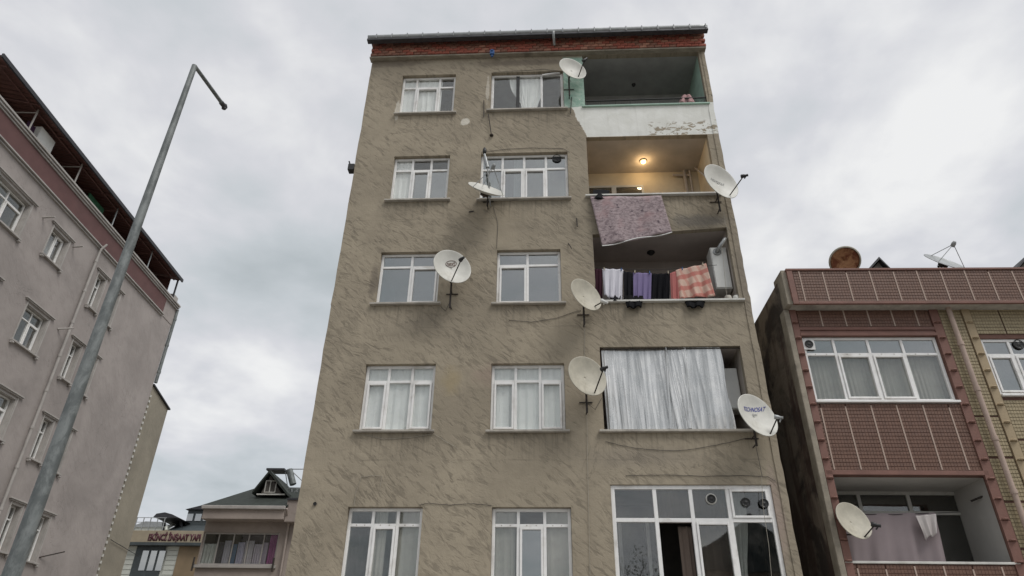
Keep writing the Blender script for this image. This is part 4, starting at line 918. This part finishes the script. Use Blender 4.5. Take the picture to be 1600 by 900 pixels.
m = MB(); m.box(-.015, .10, -.07, .2, 0, pz0); m.build('corner_pier', M['slab'], rb, bevel=.015)
m = MB(); m.box(pxl-.02, RXE, -.34, .3, pz0, pz0+.06); m.build('soffit', M['sill'], rb)
m = MB(); m.box(pxl, RXE, -.325, -.18, pz0+.061, pz1-.02); m.build('parapet_wall', M['grout'], rb)
m = MB(); m.poly([(0, 0), (.14, 0), (.14, 1), (0, 1)], 0, 1); m2 = MB()
m2.box(pxl-.12, pxl-.003, -.30, .22, pz0-.0, pz1+.03); m2.build('parapet_return', M['slab'], rb, bevel=.015)
m = MB(); m.box(pxl-.03, RXE, -.37, -.12, pz1-.018, pz1+.03); m.build('coping', M['terra'], rb, bevel=.006)
m = MB(); m.box(pxl-.02, pxl+.10, -.36, -.30, pz0-.02, pz1-.02); m.box(pxl+.1, RXE, -.36, -.30, pz0-.02, pz0+.04); m.build('parapet_trim', M['terra'], rb, bevel=.006)
def tile_panel(w_, h_, th=.072, tw=.058, mat='tile', gr='grout'):
    q = MB(); q.mi = 1; q.box(0, w_, -.004, .01, 0, h_); q.mi = 0
    nx = max(1, round(w_/tw)); nz = max(1, round(h_/th)); dx, dz = w_/nx, h_/nz; g = .007; gx = .003
    for i in range(nx):
        for j in range(nz):
            a, b_, c, d_ = i*dx+gx, (i+1)*dx-gx, j*dz+g, (j+1)*dz-g; y = -.011-random.uniform(0, .002)
            q.add([(a, -.004, c), (b_, -.004, c), (b_, -.004, d_), (a, -.004, d_), (a, y, c), (b_, y, c), (b_, y, d_), (a, y, d_)], [(4, 5, 6, 7), (0, 1, 5, 4), (1, 2, 6, 5), (2, 3, 7, 6), (3, 0, 4, 7)])
    return q.mesh('tile_panel', [M[mat], M[gr]])
def panels(x0, x1, z0, z1, y, pw, mat='tile', gr='grout', joint=True, first=None, jh=None):
    xs = [x0]; x = x0+(first or pw)
    while x < x1-.08: xs.append(x); x += pw
    xs.append(x1); cache = {}
    jq = MB(); jq.box(-.013, .013, -.020, .0, 0, z1-z0-.02); jm = jq.mesh('joint_strip', M['joint'])
    for a, b_ in zip(xs, xs[1:]):
        k = round(b_-a, 3)
        if k not in cache: cache[k] = tile_panel(b_-a-.026, z1-z0, mat=mat, gr=gr)
        part('tile_panel', cache[k], rb, (a+.013, y, z0))
        if joint and a != x0: part('joint_strip', jm, rb, (a, y-.002, z0+.01), (0, random.uniform(-.006, .006), 0), (1, 1, random.uniform(.93, 1)))
j1, j2 = ra(1252, 440, -.36)[0], ra(1289, 440, -.36)[0]
panels(pxl+.10, RXE, pz0+.04, pz1-.02, -.33, j2-j1, first=j1-pxl-.10)
# band above window, below window, below balcony
strip = ra(1236, 560)[0]-.0; sR = wx1+.01
def col_x(px, py): return ra(px, py)[0]
panels(wx0, wx1, wz1+.22, BASEZ+.12, -.012, j2-j1)
m = MB(); m.box(wx0-.02, wx1+.02, -.06, .0, wz1+.0, wz1+.07); m.box(wx0-.02, wx1+.02, -.045, .0, wz1+.14, wz1+.21); m.build('moulding', M['terra'], rb, bevel=.006)
m = MB(); m.box(wx0-.02, wx1+.02, -.02, .0, wz1+.07, wz1+.14); m.build('moulding', M['terra'], rb)
panels(bx0+.02, bx1, bz1+.09, wz0-.06, -.012, j2-j1, first=.14)
m = MB(); m.box(bx0-.02, bx1+.02, -.05, .0, bz1+.0, bz1+.085); m.build('moulding', M['terra'], rb, bevel=.006)
panels(bx0+.02, bx1, bz0-1.3, bz0-.05, -.012, j2-j1, first=.14)
m = MB(); m.box(bx0-.03, bx1+.03, -.05, .16, bz0-.035, bz0+.005); m.build('balcony_sill', M['pvc_old'], rb, bevel=.005)
# strips of moulded blocks
def strip_blocks(x0, x1, z0, z1, mat, y=-.05, ph=.345):
    q = MB(); w_ = x1-x0; q.box(0, w_, y, 0, .004, ph-.004)
    q.lathe([(0.001, 0), (.055, .0), (.065, -.022), (.0, -.034)], Matrix.Translation((w_*.5, y, .04)), 12)
    me = q.mesh('moulded_block', M[mat]); z = z1-ph
    while z > z0-ph: part('moulded_block', me, rb, (x0, 0, z)); z -= ph
sx0 = ra(1240, 560)[0]; sxw = wx0-.005
ph = (ra(1270, 600)[1]-ra(1270, 682)[1])/3
strip_blocks(.11, wx0-.01, 0, BASEZ+.1, 'terra', ph=ph)
strip_blocks(wx1+.012, wx1+.19, 0, BASEZ+.1, 'terra', ph=ph)
tx0 = ra(1513, 560)[0]; pipx = ra(1512, 570, -.1)[0]
print('strips', wx1, pipx, tx0, ph)
strip_blocks(yx0-.20, yx0-.03, 0, BASEZ+.1, 'tanstrip', ph=ph)
panels(wx1+.20, yx0-.205, wz0-.3, BASEZ+.1, -.012, .6, 'tan', 'tangrout', joint=False)
zq = wz0-.31
while zq > .5: panels(wx1+.20, yx0-.205, zq-.80, zq-.02, -.012, .6, 'tan', 'tangrout', joint=False); zq -= .82
zq = ywz0-.10
while zq > .5: panels(yx0-.02, RXE, zq-.80, zq-.02, -.012, .6, 'tan', 'tangrout', joint=False); zq -= .82
panels(yx0-.02, RXE, ywz1+.10, BASEZ+.1, -.012, .6, 'tan', 'tangrout', joint=False)
m = MB(); m.tube([(pipx, -.12, pz0), (pipx, -.12, 0)], .05, 12)
for k in range(9): m.tube([(pipx, -.12, .8+k), (pipx, -.12, .88+k)], .062, 12)
tag(m.build('drain_pipe', M['joint'], None, RIGHT), 'pale drain pipe between the terracotta and tan tiled fronts', 'pipe')
w, _, _ = window(rb, wx0, wx1, wz0, wz1, [0, .235, .49, .74, 1], .27, sashes=(1, 2), y=.03, dots=True, so=.02, sill_mat='pvc', gl='glass', gl_over={(k, 1): 'glass_bright' for k in range(4)})
p = ra(1254, 537, .03); m = MB(); m.box(p[0]-.0, p[0]+.24, .012, .03, p[1]-.14, p[1]+.10); m.build('vent_panel', M['pvc'], w); ventilator(w, p[0]+.12, p[1]-.02, .012, .085)
w, _, _ = window(rb, yx0, yx0+1.9, ywz0, ywz1, [0, .30, .65, 1], .29, sashes=(0, 1), y=.03, so=.02, sill_mat='pvc', gl='glass_bright')
p = ra(1592, 538, .03); ventilator(w, p[0], p[1], .045, .11)
W['r'] = (wx0, wx1, wz0, wz1)
for i, (a, b_) in enumerate(((0, .26), (.25, .5), (.5, .76), (.75, 1))):
    curtain(RIGHT, wx0+(wx1-wx0)*a, wx0+(wx1-wx0)*b_, wz0, wz1-.38, .2, 'grey net curtain, '+['first', 'second', 'third', 'last'][i]+' from left in the terracotta building window', 'curtain_grey', folds=8, seed=i+20)
curtain(RIGHT, yx0, yx0+1.9, ywz0, ywz1-.3, .2, 'grey curtain behind the window of the tan tiled front', 'curtain_grey', seed=31)
# balcony
m = MB(); d = 1.25; y0 = .14; fl = bz0-.9
M['greywall'] = plain('grey_white_wall_paint', (.47, .45, .42), .85, .06, 2, dirt=(.35, .33, .3, .4))
m.add([(bx0, y0, bz1), (bx1, y0, bz1), (bx1, d, bz1), (bx0, d, bz1)], [(0, 1, 2, 3)])
m.add([(bx0, d, fl), (bx1, d, fl), (bx1, d, bz1), (bx0, d, bz1)], [(0, 1, 2, 3)])
m.add([(bx0, y0, fl), (bx0, d, fl), (bx0, d, bz1), (bx0, y0, bz1)], [(0, 1, 2, 3)]); m.add([(bx1, y0, fl), (bx1, d, fl), (bx1, d, bz1), (bx1, y0, bz1)], [(0, 1, 2, 3)])
m.add([(bx0, y0, fl), (bx1, y0, fl), (bx1, d, fl), (bx0, d, fl)], [(0, 1, 2, 3)]); m.build('balcony', M['greywall'], rb)
m = MB(); ye = d-.002; xa, xb, zt_, zb_ = bx0+.02, ra(1500, 800, d)[0], ra(1400, 769, d)[1], fl+.05
xm = [xa+(xb-xa)*k for k in (0, .33, .66, 1)]
for x in xm: m.box(x, x+.07, d-.07, ye, zb_, zt_)
for a_, b_ in zip(xm, xm[1:]):
    for z in (zt_-.07, zt_-.46, zb_): m.box(a_+.07, b_, d-.07, ye, z, z+.07)
w = m.build('balcony_window', M['pvc_old'], rb)
for a_, b_ in zip(xm, xm[1:]):
    for z0_, z1_ in ((zt_-.39, zt_-.07), (zb_+.07, zt_-.46)):
        q = MB(); q.box(a_+.07, b_, d-.04, d-.03, z0_, z1_); q.build('pane', M['glass_dark'], w); q = MB(); q.box(a_+.07, b_, d-.012, d-.006, z0_, z1_); q.build('dark_backing', M['roomdark'], w)  # each pane backed by a thin dark sheet on the balcony wall
m = MB(); p = ra(1478, 760, d-.1); m.tube([(p[0]+.25, d-.08, fl), (p[0]+.25, d-.08, bz1)], .045, 8); m.build('drain_pipe', M['greywall'], rb)
cloth_sheet('bedsheet', 'pinkish purple bedsheet hanging on the line in the right building balcony', 'laundry', cloth('mauve_sheet', (.30, .25, .255), .08), (1316, 803), (1460, 801), (1480, 888), (1322, 888), F=RIGHT, y0=.42, y1=.42, nf=3.5, amp=.035, seed=4, wavy=.01)
cloth_sheet('pillowcase', 'white cloth bag hanging over the right end of the mauve bedsheet', 'laundry', cloth('white_bag_cloth', (.56, .52, .50), .08), (1430, 806), (1462, 803), (1464, 833), (1446, 843), F=RIGHT, y0=.30, y1=.30, nf=2, amp=.04, seed=6, wavy=.02)
m = MB(); a, b_ = RIGHT.p(1294, 803, .42), RIGHT.p(1500, 800, .42); m.tube([a, (a+b_)/2-Vector((0, 0, .03)), b_], .006, 6); tag(m.build('clothes_line', M['cable'], None, RIGHT), 'clothes line holding the mauve bedsheet in the right building', 'clothes line')
m = MB(); m.tube([RIGHT.p(1517, 783, .5), RIGHT.p(1540, 774, .3)], .02, 6); tag(m.build('hook', M['iron'], None, RIGHT), 'dark hook on the white side wall of the right building balcony', 'hook')
dish('dirty white dish in the balcony of the right building before the mauve sheet', RIGHT, -.12, (1334, 813), 64, .62, 36, arm=(1350, 840), lnb=(1367, 820), h=.6, pole=((1326, 830), (1314, 846)), pole_y=.05, mat='dish_dirty')
# roof objects
RU = NT('rusty_sheet'); r1 = RU.noise(4, 6, .7, .5); RU.fin(RU.mix(RU.step(r1, .38, .6), (.50, .27, .14), (.20, .065, .03)), .85, RU.bump(r1, .3, .02)); M['rust'] = RU.m
p = RIGHT.p(1320, 408, .5); t = thing('satellite_dish', 'round rusty brown dish behind the tiled parapet', 'satellite dish', RIGHT, tuple(p))
T = Matrix.Translation(p) @ Vector((-.1, -.62, -.55)).to_track_quat('Z', 'Y').to_matrix().to_4x4()
m = MB(); m.lathe([(.001, -.07), (.13, -.06), (.25, -.03), (.325, 0)], T, 32); m.build('reflector', M['rust'], t, thick=.01)
m = MB(); m.lathe([(.318, -.02), (.352, -.016), (.356, .018), (.322, .022)], T, 32); m.build('rim', M['dish_dirty'], t)
m = MB(); m.tube([p+Vector((0, .40, -.1)), p+Vector((0, .5, -.9))], .03, 8); m.build('mount_pole', M['iron'], t)
p = RIGHT.p(1476, 409, .2)
dish('thin grey dish with struts lying almost flat above the tiled parapet', RIGHT, .2, (1476, 409), 64, .13, 68, prime=1.0, pole=((1468, 415), (1468, 432)), pole_y=.4, bow=.06, mat='zinc')
for lb, pxs in (('small black pitched dormer roof behind the tiled parapet', ((1356, 424), (1373, 405), (1390, 424))), ('dark pitched roof corner at the right edge behind the parapet', ((1586, 424), (1604, 402), (1622, 424)))):
    a, b_, c = (RIGHT.at(*q, 2.5) for q in pxs); t = thing('dormer', lb, 'dormer', RIGHT, ((a[0]+c[0])/2, 2.5, a[1]-.3))
    m = MB(); m.poly([(a[0]+.06, a[1]-.4), (c[0]-.06, c[1]-.4), (c[0]-.06, c[1]), (b_[0], b_[1]-.06), (a[0]+.06, a[1])], 2.55, 4.3); m.build('wall', M['roomdark'], t)
    m = MB(); e1_, e2_ = a[0]-.08, c[0]+.08; zz_ = a[1]-.09
    m.poly([(e1_, zz_), (b_[0], b_[1]-.02), (e2_, zz_), (e2_, zz_+.06), (b_[0], b_[1]+.05), (e1_, zz_+.06)], 2.45, 4.4); m.build('roof', M['blacksheet'], t)
# ================================================================== BACKGROUND, LOWER LEFT
BG = Frame((-15, 33, 0), 1.5); bg = lambda x, y, o=0: BG.at(x, y, o)
M['bgpink'] = stucco('rosy_beige_render', (.36, .305, .27), scale=.4)
M['bgroof'] = plain('dark_green_felt', (.026, .032, .026), .85, .3, 4, bump=.4)
ph_ = thing('house', 'rosy beige house with a dark green hipped roof and an enclosed balcony', 'house', BG, (bg(380, 880)[0], 0, 0))
x0 = bg(314, 850)[0]; x1 = bg(449, 850)[0]; ze = bg(380, 811)[1]; zt = bg(380, 791, -.7)[1]
gx0, gx1, gz1, gz0 = bg(320, 830)[0], bg(437, 833)[0], bg(380, 832)[1], bg(380, 883)[1]
wall(BG, x0, x1+2, 0, zt, [(gx0, gx1, gz0, gz1, .2)]).build('wall', M['bgpink'], ph_)
m = MB(); m.add([(x0, 0, 0), (x0, 8, 0), (x0, 8, zt), (x0, 0, zt)], [(0, 3, 2, 1)]); m.build('side_wall', M['bgpink'], ph_)
ex0 = bg(317, 800, -.7)[0]; ex1 = bg(444, 800, -.7)[0]; ez0 = bg(380, 811, -.7)[1]
m = MB(); m.box(ex0, ex1, -.7, .2, ez0, zt-.1); m.build('eaves_band', M['bgpink'], ph_, bevel=.02)
m = MB(); m.box(ex0-.08, ex1+.05, -.82, -.68, zt-.15, zt+.02); m.build('gutter', M['trim'], ph_, bevel=.03)
m = MB(); xw = bg(472, 800, -.7)[0]; m.box(ex1+.01, xw+2, -.55, .3, bg(450, 815, -.6)[1], bg(450, 781, -.6)[1]); m.build('parapet_block', M['bgpink'], ph_, bevel=.02)
m = MB(); m.box(ex1+.0, xw+2, -.62, .3, bg(450, 781, -.6)[1]+.002, bg(450, 781, -.6)[1]+.09); m.build('coping', M['blacksheet'], ph_)
# hipped roof: front slope
rx = bg(404, 764, 3)[0]; rz = bg(404, 762, 3)[1]
m = MB(); V = [(ex0-.1, -.75, zt), (ex1+.1, -.75, zt), (ex1+.1, 3, rz), (rx, 3, rz), (ex0-.1, 8, zt)]
m.add(V+[(ex1+.1, 8, zt)], [(0, 1, 2, 3), (0, 3, 4), (3, 2, 5, 4)]); m.build('roof', M['bgroof'], ph_, thick=.06)
a, b_, c = bg(400, 770, .6), bg(424, 736, .6), bg(448, 772, .6)
m = MB(); m.poly([(a[0]+.25, a[1]), (c[0]-.25, c[1]), (b_[0], b_[1]-.22)], .62, 3); m.build('dormer_wall', M['roomdark'], ph_)
m = MB(); zz_ = a[1]
m.poly([(a[0]-.1, zz_-.1), (b_[0], b_[1]-.16), (c[0]+.1, c[1]-.1), (c[0]+.1, c[1]+.03), (b_[0], b_[1]), (a[0]-.1, zz_+.03)], .35, 3.2); m.build('dormer_roof', M['bgroof'], ph_)
a, b_ = bg(416, 751, .6), bg(430, 770, .6); m = MB()
m.box(a[0], b_[0], .56, .615, b_[1], b_[1]+.04); m.box(a[0], b_[0], .56, .615, a[1]-.04, a[1])
for x in (a[0], (a[0]+b_[0])/2-.04, b_[0]-.04): m.box(x, x+.04, .565, .612, b_[1]+.04, a[1]-.04)
m.box(bg(402, 772, .6)[0], bg(446, 772, .6)[0], .5, .615, bg(420, 774, .6)[1], bg(420, 772, .6)[1]); m.build('dormer_window', M['pvc_old'], ph_)
# enclosed balcony glazing
mw, spn, _ = window(ph_, gx0, gx1, gz0, gz1, [0, .2, .4, .6, .8, 1], 0, y=.06, frame='trim', gl='glass_clear', sill=False, ft=.07, mull=.05, wall_d=.2, roomd=1.2, roommat='roomdark')
m = MB(); m.box(gx0-.15, gx1+.1, -.12, .1, gz0-.14, gz0-.01); m.build('sill', M['trim'], mw, bevel=.01)
for s_ in (gx0-.1, gx1+.02):
    m = MB(); m.tube([(s_, -.2, gz0-.3), (s_, -.2, gz0+.3)], .045, 6); m.tube([(s_, -.2, gz0), (s_, 0, gz0)], .025, 6); tag(m.build('bracket', M['iron'], None, BG), 'dark iron bracket at the '+('left' if s_ < gx0 else 'right')+' end of the enclosed balcony sill', 'bracket')
cols_l = [(.44, .47, .44), (.10, .10, .11), (.38, .38, .42), (.10, .17, .26), (.38, .38, .46), (.45, .44, .46), (.40, .38, .42), (.36, .33, .38), (.28, .09, .22)]
nm_l = ['pale green', 'charcoal', 'light grey', 'blue', 'lilac grey', 'white', 'pale lilac', 'soft mauve', 'magenta']
mg = [0, .2, .27, .40, .50, .62, .74, .83, .89, 1]; mg = [0, .2, .28, .38, .46, .56, .68, .80, .87, .98]
for k in range(9):
    a_, b_ = gx0+(gx1-gx0)*mg[k]+.02, gx0+(gx1-gx0)*mg[k+1]-.01
    curtain(BG, a_, b_, gz0, gz0+(gz1-gz0)*(.97 if k == 8 else .66+.05*(k % 3)), .15, nm_l[k]+' garment drying behind the glass of the enclosed balcony', None or 'curtain', cat='laundry', name='garment', seed=k+50, folds=4, amp=.04, group='laundry in the enclosed balcony').data.materials[0] = cloth('garment_'+nm_l[k].replace(' ', '_'), cols_l[k])
m = MB(); x = bg(446, 850, -.1)[0]; m.tube([(x, -.12, zt-.6), (x, -.12, 0)], .05, 8); m.tube([(x, -.75, zt-.1), (x, -.5, zt-.4), (x, -.12, zt-.75)], .05, 8)
tag(m.build('drain_pipe', M['bgpink'], None, BG), 'rosy drain pipe at right of the enclosed balcony', 'pipe')
# solar heaters / frames on its roof
t = thing('solar_heater', 'metal frame of a solar water heater on the rosy house roof', 'solar heater', BG, (bg(455, 760, 2)[0], 2, bg(455, 770, 2)[1]))
A = lambda x, y: BG.p(x, y, 2)
m = MB(); m.box(A(418, 735).x, A(446, 735).x, 1.8, 2.6, A(430, 736).z, A(430, 733).z); m.build('panel', M['blacksheet'], t)
m = MB(); T = A(458, 745); m.tube([A(452, 734), A(458, 757)], .17, 12); m.build('tank', M['galv'], t)
m = MB()
for q in (((452, 733), (474, 733)), ((458, 738), (474, 753)), ((449, 758), (446, 738)), ((446, 763), (474, 763)), ((450, 763), (450, 779)), ((456, 763), (456, 779)), ((464, 763), (464, 779)), ((446, 779), (470, 762))): m.tube([A(*q[0]), A(*q[1])], .025, 6)
m.build('frame', M['zinc'], t)
# beige shop building with lettering
SG = Frame((-25, 46, 0), 1.5); sg = lambda x, y, o=0: SG.at(x, y, o)
M['siding'] = plain('white_siding', (.52, .53, .48), .7, .05, 1); M['ochre'] = plain('ochre_panel', (.22, .16, .095), .7, .1, 1); M['signband'] = plain('tan_sign_band', (.31, .26, .185), .7, .08, 2)
M['slate'] = plain('slate_roof', (.045, .055, .058), .6, .2, 3); M['letters'] = plain('dark_red_letters', (.07, .012, .02), .5, .1)
sh = thing('shop_building', 'white boarded building with a tan sign band of dark red letters, far left', 'building', SG, (sg(260, 880)[0], 0, 0))
sx0, sx1 = sg(185, 860)[0], sg(330, 860)[0]; b0, b1 = sg(260, 852)[1], sg(260, 831)[1]
m = MB(); m.box(sx0, sx1, .0, 8, 0, b0); m.build('wall', M['siding'], sh)
m = MB(); wx_0, wx_1 = sg(215, 870)[0], sg(262, 870)[0]
q = MB(); q.box(0, 1, -.05, .0, .01, .27); bd = q.mesh('board', M['siding'])
for z in range(14):
    for a_, b_ in ((sx0, sg(214, 875)[0]), (sg(259, 875)[0], sg(276, 875)[0])): part('board', bd, sh, (a_, -.003, b0-.3*(z+1)-.02), (0, 0, 0), (b_-a_, 1, 1))
m = MB(); m.box(sg(277, 875)[0], sx1, -.12, -.003, 0, b0-.01); m.build('ochre_panel', M['ochre'], sh)
m = MB(); m.box(sx0-.3, sx1+.2, -.45, .5, b0, b1); m.build('sign_band', M['signband'], sh, bevel=.02)
m = MB(); m.box(sx0-.35, sx1+.25, -.52, .5, b0-.08, b0+.10); m.build('cornice', M['slate'], sh)
me = text_mesh('EKİNCİ İNŞAAT YAPI', .80, .045); me.materials.clear(); me.materials.append(M['letters'])
o = bpy.data.objects.new('lettering', me); C.objects.link(o); o.parent = sh
lx0, lx1 = sg(231, 841, -.5)[0], sg(313, 841, -.5)[0]; xs_ = [v.co.x for v in me.vertices]; sc_ = (lx1-lx0)/(max(xs_)-min(xs_))
hh = sg(260, 835, -.5)[1]-sg(260, 845, -.5)[1]
o.location = Vector(((lx0+lx1)/2, -.47, sg(260, 840, -.5)[1]))-LOC[sh.name][1]; o.rotation_euler = (R(90), 0, 0); o.scale = (sc_, hh/.58, 1)
mo = o.modifiers.new('solid', 'SOLIDIFY'); mo.thickness = .06
m = MB(); a, b_ = sg(216, 853), sg(260, 853); zb = sg(240, 900)[1]
m.box(a[0], b_[0], -.10, -.004, zb-1, b0-.09); w = m.build('window', M['slate'], sh)
for k in range(3):
    u0 = sg(221+13*k, 870, -.15)[0]; u1 = sg(230.5+13*k, 870, -.15)[0]; q = MB(); q.box(u0, u1, -.13, -.101, sg(240, 892)[1], sg(240, 861)[1]); q.build('pane', glass('shop_glass', (.2, .2, .2), .42) if k == 0 else MATS['shop_glass'], w)
# roof of it
m = MB(); a, b_, c, d_ = sg(262, 831, .5), sg(335, 831, .5), sg(335, 812, 4), sg(286, 816, 4)
m.add([(a[0], .4, a[1]), (b_[0], .4, b_[1]), (c[0], 4, c[1]), (d_[0], 4, d_[1])], [(0, 1, 2, 3)]); m.add([(a[0], .4, a[1]), (d_[0], 4, d_[1]), (d_[0], 7, a[1])], [(0, 1, 2)]); m.build('roof', M['slate'], sh, thick=.1)
m = MB(); m.tube([(a[0]-.05, .35, a[1]+.05), (sg(259, 826, .5)[0], .5, sg(259, 824, .5)[1]), (d_[0], 3.95, d_[1]+.05)], .10, 6); m.build('verge', M['siding'], sh)
a, b_ = sg(290, 816, 2), sg(330, 797, 2); m = MB(); m.box(a[0], b_[0], 2, 4, a[1]-.3, b_[1]); m.build('dormer', M['slate'], sh)
m = MB(); m.poly([(a[0]-.15, b_[1]), (a[0]+1.2, b_[1]+.35), (b_[0], b_[1]+.3), (b_[0], b_[1])], 1.8, 4.1); m.build('dormer_roof', M['blacksheet'], sh)
for u in (292, 305, 318): q = MB(); q.box(sg(u, 810, 2)[0], sg(u+9.5, 810, 2)[0], 1.95, 1.998, sg(300, 814, 2)[1], sg(300, 803, 2)[1]); q.build('dormer_pane', MATS['shop_glass'], sh)
# terrace shelter and railing
t = thing('roof_shelter', 'dark timber shelter on the roof terrace above the sign band', 'shelter', SG, (sg(262, 831, 1.5)[0], 1.5, b1))
A = lambda x, y, o=1.5: SG.p(x, y, o)
m = MB(); m.tube([A(255, 832), A(257, 812)], .12, 6); m.tube([A(283, 824), A(283, 812)], .1, 6); m.build('post', M['blacksheet'], t)
m = MB(); pa = [SG.at(*q, 1) for q in ((247, 811), (252, 806), (265, 804), (276, 807), (288, 813), (276, 812), (264, 814), (256, 814))]
m.poly(pa, .3, 3.2); m.build('roof', M['blacksheet'], t)
t = thing('terrace_railing', 'pale railing with rails on the roof terrace above the sign band', 'railing', SG, (sg(230, 831, .2)[0], .2, b1))
for k in range(5): q = MB(); x = sg(209+11*k, 826, .2)[0]; q.box(x, x+.05, .2, .25, b1, b1+.95); q.build('post', M['zinc'], t)
for k in (.35, .65, .95): q = MB(); q.box(sx0, sg(256, 826, .2)[0], .21, .24, b1+k-.02, b1+k+.02); q.build('rail', M['zinc'], t)
t = thing('house', 'pale flat topped roof structure behind the terrace railing, far left', 'house', SG, (sg(235, 825, 3)[0], 3, b1))
m = MB(); m.box(sg(206, 825, 3)[0], sg(262, 825, 3)[0], 3, 6, b1-1, sg(230, 823, 3)[1]); m.build('wall', M['siding'], t)
m = MB(); a, b_, c, d_ = (SG.at(*q, 3) for q in ((206, 823), (262, 823), (256, 816), (228, 815))); m.poly([a, b_, c, d_], 2.9, 6); m.build('roof', M['zinc'], t)
# ================================================================== ACROSS THE STREET (seen only in the window panes)
OPP = Frame((0, -13, 0), 180)
def gable_house(x0, x1, h_, rid, label, mat):
    t = thing('house', label, 'house', OPP, ((x0+x1)/2, 0, 0))
    hl = []
    for fl in range(int(h_//2.8)):
        n = int((x1-x0)//2.6)
        for k in range(n): c = x0+(k+.5)*(x1-x0)/n; hl.append((c-.6, c+.6, 1.0+2.8*fl, 2.3+2.8*fl, .2))
    wall(OPP, x0, x1, 0, h_, hl).build('wall', M[mat], t)
    m = MB(); m.box(x0, x1, .21, 8, 0, h_); m.build('core', M[mat], t)
    for q in hl:
        m = MB(); m.box(q[0], q[1], .14, .2, q[2], q[3]); w = m.build('window', M['pvc'], t)
        m = MB(); m.box(q[0]+.07, q[1]-.07, .12, .139, q[2]+.07, q[3]-.07); m.build('pane', M['dark'], w)
    m = MB(); m.poly([(x0-.4, h_), (x1+.4, h_), ((x0+x1)/2, h_+rid)], -.5, 8.4); m.build('roof', M['slate'], t)
gable_house(-15, -6.5, 7.2, 2.6, 'pale gabled house across the street, mirrored in the lowest windows', 'bgpink')
gable_house(6, 15, 4.0, 2.0, 'beige gabled house across the street behind the tree', 'wing')
tr = thing('tree', 'small leafy tree across the street mirrored in the big corner glazing', 'tree', WORLD, (3.9, -8, 0))
m = MB(); rnd = random.Random(2); tips = []
m.tube([(3.9, -8, 0), (3.95, -8, 2.4), (3.85, -8.05, 4.6)], .16, 8, .09)
for k in range(11):
    a = k*2.4; p = Vector((3.87, -8.02, 2.9+.16*k)); pts = [p]
    for s_ in range(5): p = p+Vector((cos(a)*.42+rnd.uniform(-.15, .15), sin(a)*.42+rnd.uniform(-.15, .15), .55+rnd.uniform(-.15, .2))); pts.append(p); tips.append(p)
    m.tube(pts, .05, 6, .012)
m.build('trunk', plain('bark', (.07, .055, .04), .9, .3, 9, bump=.5), tr)
m = MB()
for p in tips:
    for k in range(34):
        c = p+Vector((rnd.gauss(0, .28), rnd.gauss(0, .28), rnd.gauss(0, .24))); a = Vector((rnd.uniform(-1, 1), rnd.uniform(-1, 1), rnd.uniform(-1, 1))).normalized()*.055; b_ = a.orthogonal().normalized()*.03
        m.add([c-a, c-b_, c+a, c+b_], [(0, 1, 2, 3)])
stuff(m.build('crown', plain('leaves', (.06, .09, .035), .7, .35, 3), tr))
print('objects', len(bpy.data.objects), 'tris~', sum(len(m.polygons) for m in bpy.data.meshes)*2)
